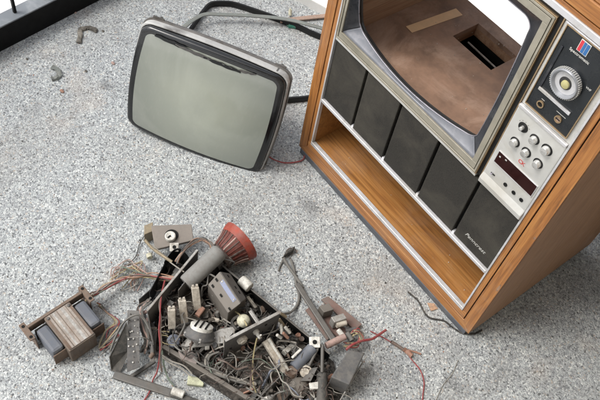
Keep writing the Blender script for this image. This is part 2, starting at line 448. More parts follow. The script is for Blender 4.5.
# outer frame, mitred
obj('side_stile', one(fprism, [(0, 0), (.0415, .0415), (.0415, H - .0415), (0, H)], F0, F1), 'wood_z', C, .0015)
obj('side_stile', one(fprism, [(Wd, 0), (Wd - .0415, .0415), (Wd - .0415, H - .0415), (Wd, H)], F0, F1), 'wood_z', C, .0015)
obj('bottom_rail', one(fprism, [(.0007, 0), (Wd - .0007, 0), (Wd - .0417, .0413), (.0417, .0413)], F0 + .0002, F1), 'wood_x', C, .0015)
obj('top_rail', one(fprism, [(.0007, H), (Wd - .0007, H), (Wd - .0417, H - .0413), (.0417, H - .0413)], F0 + .0002, F1), 'wood_x', C, .0015)
# inner frame behind a dark groove
ii, io = .0635, .0455
obj('inner_stile', one(fprism, [(io, .079), (ii, .079), (ii, H - .0575), (io, H - .0455)], F0 + .001, F1 + .005), 'wood_z', C, .001)
obj('inner_stile', one(fprism, [(1 - io, .079), (1 - ii, .079), (1 - ii, H - .0575), (1 - io, H - .0455)], F0 + .001, F1 + .005), 'wood_z', C, .001)
obj('inner_rail', one(fprism, [(io, .0425), (1 - io, .0425), (1 - io, .0788), (io, .0788)], F0 + .0006, F1 + .005), 'wood_x', C, .001)
obj('inner_rail', one(fprism, [(io + .0002, H - .0453), (1 - io - .0002, H - .0453), (1 - ii, H - .0573), (ii, H - .0573)], F0 + .001, F1 + .005), 'wood_x', C, .001)
bm = BM()     # dark recess that shows in the groove
for a in ((.036, .050, .03, 1.31), (.95, .964, .03, 1.31)): box(bm, a[0], a[1], F1 + .0003, F1 + .004, a[2], a[3])
box(bm, .05, .95, F1 + .0003, F1 + .004, 1.293, 1.31)
obj('groove', bm, 'black_matt', C)
obj('side_panel', one(box, .0, .040, F1 + .0045, Dp, 0, H - .02), 'wood_side', C, .001)
obj('side_panel', one(box, .960, 1.0, F1 + .0045, Dp, 0, H - .02), 'wood_side', C, .001)
obj('side_panel', one(box, .0402, .058, F1 + .012, Dp - .01, .0, H - .045), 'ply', C)
obj('side_panel', one(box, .942, .9598, F1 + .012, Dp - .01, .0, H - .045), 'ply', C)
obj('top_panel', one(box, .0, 1.0, F1 + .0045, Dp, H - .0198, H), 'wood_x', C, .001)
obj('bottom_panel', one(box, .058, .942, F1 + .012, Dp - .01, .002, .07), 'ply', C)
# trim
def frame(bm, o, i, y0, y1, mi=0):
    """rectangular ring o=(x0,x1,z0,z1)"""
    box(bm, o[0], o[1], y0, y1, o[2], i[2], mi); box(bm, o[0], o[1], y0, y1, i[3], o[3], mi)
    box(bm, o[0], i[0], y0, y1, i[2], i[3], mi); box(bm, i[1], o[1], y0, y1, i[2], i[3], mi)
obj('trim_strip', one(box, .0637, .0700, -.003, .012, .096, 1.268), 'trim', C, .001)
obj('trim_strip', one(box, .9300, .9363, -.003, .012, .096, 1.268), 'trim', C, .001)
obj('trim_strip', one(box, .0637, .9363, -.0035, .013, .0792, .0958), 'trim', C, .0015)
obj('trim_strip', one(box, .0702, .9298, -.004, .020, .333, .347), 'trim', C, .002)
obj('trim_strip', one(box, .0637, .9363, -.0035, .012, 1.2685, 1.2863), 'trim', C, .0015)
# storage shelf
obj('storage_shelf', one(box, .0585, .9415, .0135, .40, .0705, .0905), 'wood_shelf', C)
obj('storage_wall', one(box, .0585, .068, .0135, .40, .0907, .3325), 'wood_shelf', C)
obj('storage_wall', one(box, .932, .9415, .0135, .40, .0907, .3325), 'wood_shelf', C)
obj('storage_wall', one(box, .0585, .9415, .4005, .412, .0705, .36), 'wood_shelf', C)
obj('storage_ceiling', one(box, .0585, .9415, .0205, .40, .333, .345), 'ply', C)
# speakers
sx = [.0702, .229, .405, .582, .760, .9298]
sx = [.0702, .2335, .4035, .5835, .7625, .9298]
obj('speaker_board', one(box, .0705, .9295, .024, .034, .3472, .639), 'black_matt', C)
for i in range(5):
    a, b = sx[i] + (.0055 if i else .001), sx[i + 1] - (.0055 if i < 4 else .001)
    sp = obj('speaker_grille', one(box, a, b, .006, .0235, .3485, .634), 'cloth', C, .003)
    bm = BM(); cx = (a + b) / 2
    lathe(bm, (cx, .0062, .49), (0, -1, 0), [(0, .060), (.0003, .057), (.0004, .050), (.0003, .046)], 40)
    obj('speaker_cone', bm, 'cloth', sp, smooth=True)
for i in range(1, 5):
    obj('bracket', one(box, sx[i] - .004, sx[i] + .004, .008, .023, .3475, .356), 'trim', C)

# tube door: champagne frame
O1 = (.0705, .742, .652, 1.254)
def door(o, i, y0, y1, mat, name='screen_frame', bev=.001, par=None):
    return obj(name, one(frame, o, i, y0, y1), mat, par or C, bev)
sf = door((.0705, .742, .650, 1.256), (.0735, .739, .6535, 1.2525), -.001, .02, 'gold')
door((.0737, .7388, .6537, 1.2523), (.080, .7325, .660, 1.246), -.003, .019, 'champagne')
door((.0802, .7323, .6602, 1.2458), (.0825, .730, .6628, 1.2435), .001, .0185, 'bezel_dark')
door((.0827, .7298, .6630, 1.2433), (.092, .712, .687, 1.222), -.002, .018, 'champagne')
# black surround right of and above the frame
obj('surround', one(box, .7422, .7575, .006, .02, .6502, 1.268), 'black', C)
obj('surround', one(box, .0705, .742, .006, .02, 1.2562, 1.268), 'black', C)
obj('gold_strip', one(box, .7577, .7607, -.002, .02, .650, 1.2683), 'gold', C)
obj('sill', one(box, .0705, .742, .0, .02, .6395, .6498), 'silver', C, .001)

# bezel ring lofted from the square frame to the curved tube opening
def rsq(n, rc):
    """rounded unit square, (u,v) with corner radius rc"""
    pts = []
    per = n // 4
    for q, (su, sv) in enumerate(((1, 1), (-1, 1), (-1, -1), (1, -1))):
        # arc of the corner, then straight to next
        a0 = q * math.pi / 2
        na = per // 2
        for k in range(na):
            a = a0 + math.pi / 2 * k / (na - 1)
            pts.append((su * (1 - rc) + rc * math.cos(a), sv * (1 - rc) + rc * math.sin(a)))
        nx = ((1, 1), (-1, 1), (-1, -1), (1, -1))[(q + 1) % 4]
        a = a0 + math.pi / 2
        e0 = V((su * (1 - rc) + rc * math.cos(a), sv * (1 - rc) + rc * math.sin(a)))
        e1 = V((nx[0] * (1 - rc) + rc * math.cos(a), nx[1] * (1 - rc) + rc * math.sin(a)))
        ns = per - na
        for k in range(1, ns + 1):
            p = e0.lerp(e1, k / (ns + 1)); pts.append((p.x, p.y))
    return pts
sq = rsq(96, .11)
def inner(u, v, dy=0, grow=0):
    x = .4025 + u * (.270 + grow) * (1 + .07 * (1 - v * v)); z = .9485 + v * (.2265 + grow) * (1 + .10 * (1 - u * u))
    return V((x, .012 + .026 * (u * u + v * v - 1) + dy, z))
def outer(u, v, y=.004, e=0):
    k = 1 / max(abs(u), abs(v)); return V((.402 + u * k * (.3102 - e), y, .9545 + v * k * (.2677 - e)))
def seg_of(u, v):
    k = 1 / max(abs(u), abs(v)); u, v = u * k, v * k
    return v < -.999
rings = [[outer(u, v) for u, v in sq], [outer(u, v, .010, .002).lerp(inner(u, v), .08) for u, v in sq], [outer(u, v, .012, .004).lerp(inner(u, v), .9) for u, v in sq], [inner(u, v) for u, v in sq],]
bmA, bmB = BM(), BM()
n = len(sq)
for a, b in zip(rings, rings[1:]):
    for i in range(n):
        j = (i + 1) % n
        um = ((sq[i][0] + sq[j][0]) / 2, (sq[i][1] + sq[j][1]) / 2)
        t = bmA if seg_of(*um) else bmB  # one finish: sky-lit bottom painted lighter, dark-reflecting sides painted darker
        t.faces.new([t.verts.new(p) for p in (a[i], a[j], b[j], b[i])])
for t in (bmA, bmB):
    bmesh.ops.remove_doubles(t, verts=t.verts, dist=1e-5)
def solid(o, th):
    s = o.modifiers.new('buildup', 'SOLIDIFY'); s.thickness = th; s.offset = 0
bz = obj('bezel_sill', bmA, 'bezel', C, smooth=True); solid(bz, .002)
bz = obj('bezel', bmB, 'bezel_dark', C, smooth=True); solid(bz, .002)
bm = BM(); tube(bm, [inner(u, v, -.0015) for u, v in sq], .0017, 8, 1, True)
obj('bezel_bead', bm, 'chrome', C, smooth=True)
bm = BM(); loft(bm, [[inner(u, v, .002) for u, v in sq], [inner(u, v, .02, .006) for u, v in sq]], cap=False)
lp = obj('bezel_lip', bm, 'black', C, smooth=True); solid(lp, .002)

# control panel
PX0, PX1 = .7609, .9298
bm = BM()
slab(bm, [(PX0, y, z) for y, z in ((.020, .6395), (.0, .6395), (-.010, .650), (-.012, .668), (-.004, .690), (-.004, .974), (.020, .974))], (PX1 - PX0, 0, 0))
cp_ = obj('control_panel', bm, 'silver', C, .003)
obj('control_panel', one(box, PX0, PX1, .002, .02, .9745, 1.268), 'silver', C, .002)
obj('ridge', one(box, PX0 + .001, PX1 - .001, -.008, .0015, .9745, .985), 'trim', C, .002)
obj('ridge', one(box, PX0 + .006, PX1 - .006, -.004, .0015, 1.2625, 1.2665), 'trim', C, .001)
obj('gold_rim', one(frame, (.7715, .9155, .9945, 1.262), (.7742, .9128, .9972, 1.2593), -.004, .0015), 'gold', C, .0006)
ins = obj('dial_panel', one(box, .7743, .9127, -.001, .0015, .9973, 1.2592), 'inset', C)
# recessed L shaped silver bar round the dial
obj('dial_trim', one(box, .7860, .8900, -.006, -.0012, 1.060, 1.069), 'trim', C, .001)
obj('dial_trim', one(box, .7840, .7905, -.0045, -.0012, 1.0705, 1.205), 'bezel_dark', C, .001)
bm = BM()
pr = [(0, .040), (.004, .0415), (.015, .0395), (.018, .0375), (.0172, .0345), (.012, .0325), (.0085, .031), (.008, .0001)]
lathe(bm, (.843, -.0015, 1.134), (0, -1, 0), pr, 48)
dl = obj('dial_knob', bm, 'dial_light', C, smooth=True)
bm = BM()
for k in range(48):
    a = 2 * math.pi * k / 48; c, s_ = math.cos(a), math.sin(a)
    u = V((c, 0, s_)); w_ = V((-s_, 0, c)); o = V((.843, -.0055, 1.134)) + u * .0405
    fbox(bm, (o, u, w_, V((0, -1, 0))), (0, .0022), (-.0011, .0011), (0, .010))
obj('dial_ribs', bm, 'silver', dl)
bm = BM(); lathe(bm, (.843, -.0098, 1.134), (0, -1, 0), [(0, .0305), (.0006, .0305), (.0006, .017)], 32)
obj('dial_face', bm, 'trim', dl, smooth=True)
bm = BM(); lathe(bm, (.843, -.0105, 1.134), (0, -1, 0), [(0, .0175), (.0008, .0170), (.0008, .010)], 32)
obj('dial_well', bm, 'dial_grey', dl, smooth=True)
bm = BM(); lathe(bm, (.845, -.0115, 1.1325), (0, -1, 0), [(0, .0115), (.004, .0105), (.0055, .006), (.0056, .0001)], 24)
obj('dial_window', bm, 'yellow', dl, smooth=True)
for (x, z, fill) in ((.811, 1.025, 'black_matt'), (.871, 1.0265, 'stick')):
    bm = BM(); lathe(bm, (x, -.001, z), (0, -1, 0), [(0, .0105), (.004, .0105), (.004, .0075), (.001, .007)], 24)
    jk = obj('jack', bm, 'gold', C, smooth=True)
    bm = BM(); lathe(bm, (x, -.0022, z), (0, -1, 0), [(0, .0073), (.0008, .0073)], 20)
    obj('jack_hole', bm, fill, jk)
    if fill == 'stick': obj('slot', one(box, x - .0062, x + .0062, -.0042, -.0031, z - .0013, z + .0013), 'black_matt', jk)
# emblem
emb = obj('emblem', one(box, .8205, .8495, -.003, -.0012, 1.2225, 1.2555), 'logo_white', C)
for a, b, mt in ((.8220, .8300, 'logo_red'), (.8312, .8385, 'logo_blue'), (.8398, .8480, 'logo_blue')):
    obj('stripe', one(box, a, b, -.0037, -.0031, 1.2242, 1.2538), mt, emb)
def text(name, s, x, z, size, mat, y=-.0022, parent=C, shear=0, sp=1.0):
    c = bpy.data.curves.new(name, 'FONT'); c.body = s; c.size = size; c.extrude = .0003
    c.align_x = 'CENTER'; c.align_y = 'CENTER'; c.shear = shear; c.space_character = sp
    o = bpy.data.objects.new(name, c); COL.objects.link(o)
    dg = bpy.context.evaluated_depsgraph_get(); me = bpy.data.meshes.new_from_object(o.evaluated_get(dg))
    bpy.data.objects.remove(o)
    me.transform(Matrix.Translation(V((x, y, z)) - ORIG[parent]) @ Matrix.Rotation(math.pi / 2, 4, 'X'))
    me.materials.clear(); me.materials.append(M[mat])
    o = bpy.data.objects.new(name, me); COL.objects.link(o); o.parent = parent; ORIG[o] = ORIG[parent]
    return o
text('lettering', 'Spectromatic', .835, 1.2135, .0112, 'logo_white')
text('lettering', 'VHF', .8955, 1.158, .0085, 'logo_white')
obj('marking', one(box, .806, .816, -.0019, -.0013, 1.0405, 1.0418), 'letter', C)
obj('marking', one(box, .856, .886, -.0019, -.0013, 1.0425, 1.0438), 'letter', C)
text('lettering', 'Penncrest', .8475, .400, .022, 'letter', y=.0052, shear=.4)
# knobs
for (x, z, kind) in ((.802, .927, 'dark'), (.846, .923, 'k'), (.889, .925, 'big'), (.8025, .8665, 'k'), (.8445, .867, 'k'), (.888, .8665, 'k')):
    r = .0135 if kind == 'big' else .0118
    bm = BM(); lathe(bm, (x, -.0045, z), (0, -1, 0), [(0, r + .004), (.0012, r + .0035)], 28)
    kr = obj('knob_recess', bm, 'black', C)
    bm = BM(); lathe(bm, (x, -.0058, z), (0, -1, 0), [(0, r * .98), (.010, r * .92), (.013, r * .8), (.0135, .0001)] if kind != 'dark' else [(0, .006), (.012, .0055), (.013, .0001)], 28)
    obj('knob', bm, 'knob', kr, smooth=True)
    for q in range(5):
        a = math.radians(-60 + 30 * q + 90)
        if kind == 'dark': obj('tick', one(box, x + .020 * math.cos(a) - .0008, x + .020 * math.cos(a) + .0008, -.0046, -.0041, z + .020 * math.sin(a) - .0008, z + .020 * math.sin(a) + .0008), 'black', C)
text('lettering', 'CK', .848, .825, .0185, 'red', y=-.0045, sp=.85)
obj('display_rim', one(frame, (.7745, .9225, .752, .802), (.7762, .9208, .7538, .8002), -.0065, -.0042), 'trim', C)
ds = obj('channel_display', one(box, .7763, .9207, -.0055, -.0042, .7539, .8001), 'display', C)
obj('display_light', one(box, .783, .788, -.0062, -.0056, .782, .787), 'letter', ds)
obj('display_light', one(box, .803, .809, -.0062, -.0056, .789, .793), 'letter', ds)
for x in (.840, .873, .903):
    bm = BM(); lathe(bm, (x, -.004, .7145), (0, -1, 0), [(0, .0066), (.002, .0066), (.002, .0055), (.0008, .005)], 20)
    obj('push_button', bm, 'black', C)
sw = obj('toggle', one(box, .784, .799, -.0055, -.0042, .708, .712), 'black', C)
obj('toggle_lever', one(cyl, (.7895, -.0055, .711), (.7895, -.014, .714), .0028, 10), 'chrome', sw, smooth=True)

# inside: deck with a rectangular hole
dz0, dz1 = .600, .620
hx0, hx1, hy0, hy1 = .250, .440, .392, .522
bm = BM()
box(bm, .0582, .9418, .036, hy0, dz0, dz1); box(bm, .0582, .9418, hy1, .578, dz0, dz1)
box(bm, .0582, hx0, hy0, hy1, dz0, dz1); box(bm, hx1, .9418, hy0, hy1, dz0, dz1)
obj('inner_shelf', bm, 'hardboard', C)
bm = BM()
e = .0004
box(bm, hx0 - .012, hx0 - e, hy0 - .012, hy1 + .012, .565, dz0 - e); box(bm, hx1 + e, hx1 + .012, hy0 - .012, hy1 + .012, .565, dz0 - e)
box(bm, hx0, hx1, hy0 - .012, hy0 - e, .565, dz0 - e); box(bm, hx0, hx1, hy1 + e, hy1 + .012, .565, dz0 - e)
obj('shelf_well', bm, 'ply', C)
a = V((.292, .47, .585)); b = V((.402, .43, .585))
obj('rod', one(cyl, L(468, 42, .595), L(496, 68, .595), .0032, 8), 'steel_light', C, smooth=True)
obj('back_panel', one(box, .0582, .9418, .56, .572, .07, .5998), 'black_matt', C)
obj('floor_board', one(box, .0585, .9418, .413, .559, .072, .084), 'black_matt', C)
bm = BM(); Q = [V((.131, .274, dz1 + .0012)), V((.166, .272, dz1 + .0012)), V((.189, .500, dz1 + .0012)), V((.151, .503, dz1 + .0012))]
slab(bm, Q, (0, 0, .0006)); obj('tape_strip', bm, 'tape', C)
obj('partition', one(box, .757, .769, .03, .50, .6205, H - .0205), 'ply', C)
obj('brace', one(box, .0585, .9415, .60, .62, H - .09, H - .0205), 'ply', C)

# worn spots: chipped veneer and crumbs
def chip(x0, x1, z0, z1, n, mt, name='veneer_chip'):
    bm = BM(); c_ = V(((x0 + x1) / 2, -.0003, (z0 + z1) / 2)); v_ = []
    for k in range(n):
        a = 2 * math.pi * k / n; q = random.uniform(.55, 1)
        v_.append(c_ + V((math.cos(a) * (x1 - x0) / 2 * q, 0, math.sin(a) * (z1 - z0) / 2 * q)))
    slab(bm, v_, (0, .0006, 0)); obj(name, bm, mt, C)
chip(.001, .012, .002, .040, 9, 'ply'); chip(.10, .19, -.0, .008, 11, 'ply'); chip(.36, .41, .0, .006, 8, 'ply'); chip(.972, .999, .0, .018, 9, 'ply')
chip(.988, .9995, .30, .36, 9, 'ply'); chip(.990, .9995, .62, .64, 7, 'ply'); chip(.002, .009, .55, .60, 8, 'ply')
for i in range(26):
    bm = BM(); q = random.uniform(.0008, .0022); bmesh.ops.create_icosphere(bm, subdivisions=1, radius=q, matrix=Matrix.Translation((random.uniform(.08, .92), random.uniform(.02, .25), .0905 + q * .5)))
    if i == 0: keep = bm
    else:
        me = bpy.data.meshes.new('t'); bm.to_mesh(me); bm.free(); keep.from_mesh(me); bpy.data.meshes.remove(me)
for i in range(40):
    q = random.uniform(.0008, .0025); bmesh.ops.create_icosphere(keep, subdivisions=1, radius=q, matrix=Matrix.Translation((random.uniform(.12, .70), random.uniform(.06, .55), dz1 + q * .5)))
g_ = obj('grit', keep, 'ceramic', C); g_['kind'] = 'stuff'

# ------------------------------------------------------------------ picture tube
ez = V((.828, .557, -.062)).normalized()
nz = V((.5505, -.7875, .2747)); nz = (nz - ez * nz.dot(ez)).normalized(); yz = nz.cross(ez).normalized()
c0 = V((-.527304, -.12116, -.180906))     # centre of the face for w = .66
CW = .562; CH = CW / 1.2478
cc = CAM_P + (c0 - CAM_P) * (CW / .66)
fp = V((cc.x, cc.y, G0))
crt = thing('picture_tube', 'bulky glass picture tube with grey green screen leaning face up on the pebble floor', 'picture tube', fp)
sq2 = rsq(128, .14); sq3 = rsq(128, .10)
def sec(s, d, b=.045, rc=None, gw=0):
    out = []
    for u, v in sq2:
        x = u * (CW / 2 * s + gw) * (1 + b * (1 - v * v)); y = v * (CH / 2 * s + gw) * (1 + b * (1 - u * u))
        dd = d(u * s, v * s) if callable(d) else d
        out.append(cc + ez * x + yz * y + nz * dd)
    return out
dome = lambda u, v: -.004 + .026 - .014 * (u * u + v * v)
# glass
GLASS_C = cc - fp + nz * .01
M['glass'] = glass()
def glass_sec(k):
    out = []
    for u, v in sq3:
        x = (u * .915 * k) * CW / 2 * (1 + .05 * (1 - (v * k) ** 2)); y = (v * .915 * k - .006) * CH / 2 * (1 + .05 * (1 - (u * k) ** 2))
        out.append(cc + ez * x + yz * y + nz * (dome(u * k * .905, v * k * .905) + .0008))
    return out
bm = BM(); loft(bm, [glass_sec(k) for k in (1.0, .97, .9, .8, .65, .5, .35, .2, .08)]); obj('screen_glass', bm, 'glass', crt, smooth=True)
bm = BM(); loft(bm, [sec(k, dome) for k in (.84, .87, .9, .95, .98)] + [sec(1.0, lambda u, v: dome(u, v) - .004), sec(1.006, lambda u, v: dome(u, v) - .012), sec(1.0, -.024)], cap=False)
bo = obj('screen_border', bm, 'tube_black', crt, smooth=True)
bm = BM(); loft(bm, [sec(1.0, -.020, gw=.003), sec(1.0, -.021, gw=.008), sec(1.0, -.050, gw=.008), sec(1.0, -.050, gw=.001)], cap=False)
obj('metal_band', bm, 'tube_band', crt, .001, smooth=True)
bm = BM(); loft(bm, [sec(1.0, -.050, gw=.004), sec(1.0, -.053, gw=.012), sec(1.0, -.064, gw=.012), sec(1.0, -.067, gw=.002)], cap=False)
obj('rim_flange', bm, 'tube_rim', crt, smooth=True)
bm = BM(); rr = [sec(1.0, -.066, gw=.001), sec(.96, -.085), sec(.86, -.12), sec(.70, -.165), sec(.50, -.21), sec(.30, -.25), sec(.14, -.28, b=0)]
cn = cc
def circ(r, d): return [cn + ez * (V((u, v)).normalized().x * r) + yz * (V((u, v)).normalized().y * r) + nz * d for u, v in sq2]
rr += [circ(.024, -.30), circ(.019, -.32), circ(.019, -.385), circ(.012, -.392)]
loft(bm, rr); obj('glass_funnel', bm, 'funnel', crt, smooth=True)
bm = BM(); lathe(bm, cn - nz * .385, -nz, [(0, .021), (.018, .021), (.02, .012)], 16); obj('tube_base', bm, 'bakelite', crt)
# mounting lugs
for (a, b) in ((.86, 1.0), (-.86, 1.0), (.86, -1.0), (-.86, -1.0)):
    bm = BM(); o = cc + ez * (a * CW / 2) + yz * (b * (CH / 2 + (.006 if b > 0 else -.008))) - nz * .058
    fbox(bm, (o, ez, yz * (1 if b > 0 else -1), nz), (-.022, .022), (0, .016 if b > 0 else .004), (-.003, .003))
    cyl(bm, o + nz * .006, o + nz * -.03, .007, 12)
    obj('lug', bm, 'tube_rim', crt)
for (a, w_) in ((-.30, .030), (.12, .024), (.62, .02), (.84, .012)):
    bm = BM(); o = cc + ez * (a * CW / 2) + yz * (CH / 2 * (1 + .035 * (1 - a * a)) + .0062) - nz * .036
    fbox(bm, (o, ez, yz, nz), (-w_ / 2, w_ / 2), (0, .003), (-.016, .014)); obj('tape_patch', bm, 'tube_black' if a < .7 else 'dark_grey', crt)
# torn strips of black sealing tape lying on the upper edge of the face
for (a0, a1, b0, b1, w_, mt) in ((-.80, -.25, .925, .925, .006, 'tube_black'), (-.5, .05, .915, .90, .005, 'dark_grey'), (-.1, .42, .90, .885, .006, 'tube_black'), (-.02, .30, .915, .895, .003, 'steel_light'), (.35, .62, .90, .93, .004, 'dark_grey')):
    lo_, hi_ = [], []
    for k in range(9):
        t = k / 8; a = a0 + (a1 - a0) * t; b = b0 + (b1 - b0) * t + .006 * math.sin(k * 2.3 + a0 * 9)
        base = cc + ez * a * CW / 2 * 1.0 + yz * b * CH / 2 + nz * (dome(a, b) + .0025); ww_ = w_ * (.35 + math.sin(math.pi * (.08 + .84 * t))) * random.uniform(.7, 1.2)
        lo_.append(base - yz * ww_); hi_.append(base + yz * ww_ + nz * .002)
    bm = BM(); loft(bm, [[l, h, h + nz * .0015, l + nz * .0015] for l, h in zip(lo_, hi_)])
    obj('tape_shred', bm, mt, crt, smooth=True)

# degaussing coil, strap and bits between tube and cabinet
cl = [(236, 96, .03), (262, 101.5, .02), (276, 101, .016), (292, 99.5, .016), (308, 98, .016), (336, 92, .016), (350, 80, .016), (348, 62, .016), (338, 48, .016), (326, 39.5, .016), (311, 33, .016), (295, 25.5, .016), (262, 13.5, .016), (238, 5.5, .016), (228, 3.5, .016), (216, 3.5, .016), (209, 5.5, .016), (203, 12, .016), (195, 23, .016), (186, 38, .016), (184, 55, .03), (200, 80, .035)]
bm = BM(); tube(bm, [L(*p) for p in cl], .01, closed=True, flat=(.006, .0145))
o = obj('degaussing_coil', bm, 'black', base=L(262, 40), smooth=True); tag(o, 'black taped loop of coil lying on the floor behind the picture tube', 'coil')
bm = BM(); tube(bm, [L(*p) for p in ((178, 36, .05), (184, 27, .055), (196, 18, .055), (207, 14, .05), (225, 14.5, .045), (250, 15.5, .042), (285, 19, .042), (318, 27, .042), (345, 35, .03))], .01, flat=(.010, .003))
o = obj('flat_cable', bm, 'strap', base=L(250, 16), smooth=True); tag(o, 'grey green flat strap lying across the black coil behind the picture tube', 'strap')
bm = BM(); tube(bm, [L(280, 21, .012), L(300, 18.5, .012), L(330, 15.5, .012)], .01, sub=2, flat=(.012, .004))
o = obj('wooden_stick', bm, 'stick', base=L(300, 18)); tag(o, 'flat pinkish brown stick lying beside the cabinet near the white step', 'stick')
bm = BM(); F = (L(294, 28, 0), (L(300, 29, 0) - L(288, 27, 0)).normalized(), (L(294, 24, 0) - L(294, 32, 0)).normalized(), V((0, 0, 1)))
fbox(bm, F, (-.028, .028), (-.008, .008), (0, .018)); fbox(bm, F, (-.036, -.026), (-.004, .004), (.004, .012))
o = obj('terminal_block', bm, 'green', base=F[0], bevel=.004); tag(o, 'small green plastic piece next to the black coil beside the cabinet', 'plastic piece')
bm = BM(); cyl(bm, L(290, 15.5, .008), L(290.3, 9.5, .03), .008, 12); cyl(bm, L(290.3, 9.5, .03), L(290.4, 8, .035), .004, 8)
o = obj('cable_plug', bm, 'cream', base=L(290, 15), smooth=True); tag(o, 'small cream cable plug standing on the floor above the green plastic piece', 'plug')
bm = BM(); tube(bm, [L(262, 150, .06), L(271, 158, .02), L(283, 162.5, .005), (L(296, 162, .005)), L(304, 158, .008), V((.0, .03, G0 + .02)), V((.02, .05, G0 + .02))], .0032, 6)
o = obj('red_wire', bm, 'w_red', base=L(283, 163), smooth=True); tag(o, 'thin red wire curving on the floor from the picture tube to the cabinet corner', 'wire')

# ------------------------------------------------------------------ loose bits on the floor
def chunk(name, pts, r, mat, label, cat, **k):
    bm = BM(); P = [L(p[0] + random.uniform(-.7, .7), p[1] + random.uniform(-.7, .7), .006) for p in pts]
    tube(bm, P, r, 8, 3, flat=(r * .9, .004))
    for v in bm.verts: v.co += V([random.uniform(-1, 1) for _ in range(3)]) * r * .3
    o = obj(name, bm, mat, base=P[len(P) // 2]); tag(o, label, cat); return o
chunk('rubber_strip', ((78, 42, .008), (81, 35, .010), (80, 30, .012), (86, 27, .012), (92, 28.5, .010), (97, 31, .008)), .011, 'mud', 'curved muddy grey strip on the floor nearest the black railing', 'debris')
chunk('rubber_strip', ((52, 79, .008), (58, 77, .010), (58, 70, .012), (52, 67, .008)), .011, 'strap', 'short curled greenish grey strip on the floor below the muddy curved one', 'debris')
def pebble(x, y, sz, mat, label):
    bm = BM(); bmesh.ops.create_icosphere(bm, subdivisions=2, radius=1)
    for v in bm.verts: v.co = V((v.co.x * sz * random.uniform(.8, 1.2), v.co.y * sz * .7 * random.uniform(.8, 1.2), v.co.z * sz * .35)) + L(x, y, sz * .3)
    o = obj('pebble', bm, mat, base=L(x, y), smooth=True); tag(o, label, 'pebble')
pebble(62, 91, .011, 'terracotta', 'small orange crumb on the floor below the curled greenish strip')
pebble(103, 31, .008, 'mud', 'tiny brown crumb right of the muddy curved strip')
pebble(75, 12, .009, 'w_pink', 'tiny reddish crumb on the floor beside the railing base')
pebble(27, 59, .007, 'mud', 'tiny grey crumb on the floor at the left under the railing')
pebble(113, 63, .010, 'w_pink', 'pinkish crumb on the floor left of the picture tube')
pebble(86, 71, .008, 'mud', 'grey crumb between the curled strip and the picture tube')
bm = BM(); P = [L(427, 303, .002), L(434, 303.5, .006), L(438, 309, .003), L(431, 311, .004)]
slab(bm, P, (0, 0, .0015)); o = obj('dry_leaf', bm, 'leaf', base=P[0]); tag(o, 'small pale orange scrap on the floor in front of the cabinet', 'leaf')
bm = BM(); tube(bm, [L(*p) for p in ((408, 292, .004), (418, 301, .004), (424, 312, .004), (430, 318, .004), (444, 321, .004), (452, 327, .004), (462, 333, .004), (474, 334, .004), (482, 330, .004))], .0032, 7)
o = obj('black_wire', bm, 'w_dark', base=L(430, 318), smooth=True); tag(o, 'black cord trailing along the foot of the cabinet corner', 'wire')
bm = BM(); tube(bm, [L(*p) for p in ((436, 400, .003), (443, 385, .003), (452, 374, .003), (458, 360, .003))], .0012, 5)
o = obj('string', bm, 'w_white', base=L(452, 374)); tag(o, 'fine pale string on the floor below the cabinet corner', 'string')

bm = BM()
for i in range(900):
    if i % 2: x, y = random.gauss(250, 90), random.gauss(330, 50)
    else: x, y = random.uniform(0, 600), random.uniform(20, 400)
    p = L(x, y, .001)
    if (p.x > -.02 and p.y > -.02) or p.x < -1.05: continue
    q = random.uniform(.0012, .0032)
    n0 = len(bm.faces)
    bmesh.ops.create_icosphere(bm, subdivisions=1, radius=q, matrix=Matrix.Translation(p) @ Matrix.Diagonal((random.uniform(.7, 1.5), random.uniform(.7, 1.5), .7, 1)))
    bm.faces.ensure_lookup_table(); k = random.randrange(5)
    for f in bm.faces[n0:]: f.material_index = k
o = obj('grit', bm, ['ivory', 'mud', 'terracotta', 'sooty', 'dusty_can']); tag(o, kind='stuff')
tag(o, 'loose grit and crumbs scattered over the pebble floor', 'grit')
bm = BM(); box(bm, .995, 1.6, .80, 1.10, G0, .55); box(bm, .985, 1.61, .79, 1.11, .55, .58)
o = obj('dark_wood_box', bm, 'dark_wood', base=(1.3, .95, G0), bevel=.004); tag(o, 'dark brown wooden box standing behind the right side of the cabinet', 'box')

# ------------------------------------------------------------------ transformer
hT = .085
A, B, Cc = L(43.6, 318.5, hT), L(69.5, 301.8, hT), L(93.4, 334.6, hT)
u = (B - A); lu = u.length; u.normalize(); v = (Cc - B); v -= u * v.dot(u); lv = (Cc - B).length * 1.02; v.normalize()
O = V((A.x, A.y, G0))
FT = (O, u, v, V((0, 0, 1)))
tr = thing('transformer', 'heavy power transformer with a rusty laminated core between blue grey windings, left of the chassis', 'transformer', O + u * lu / 2 + v * lv / 2)
bm = BM(); fbox(bm, FT, (0, lu), (0, lv), (.002, hT))
co = obj('core', bm, 'lamin_side', tr, .003)
bm = BM(); fbox(bm, FT, (.004, lu - .004), (.002, lv - .004), (hT + .0003, hT + .003)); obj('core_plate', bm, 'lamin', tr, .001)
for a, b, mt in ((.03, .13, 'rust'), (.20, .235, 'lamin_side'), (.30, .36, 'steel_light'), (.45, .475, 'rust'), (.60, .70, 'steel_light'), (.78, .80, 'lamin_side'), (.88, .97, 'rust')):
    bm = BM(); fbox(bm, FT, (lu * a, lu * b), (.004, lv - .005), (hT + .0031, hT + .0038)); obj('lamination', bm, mt, co)
for i in range(1, 9):
    bm = BM(); fbox(bm, FT, (lu * i / 9 - .0006, lu * i / 9 + .0006), (lv + .0003, lv + .0012), (.004, hT - .002)); obj('lamination', bm, 'rust', co)
ws = .043
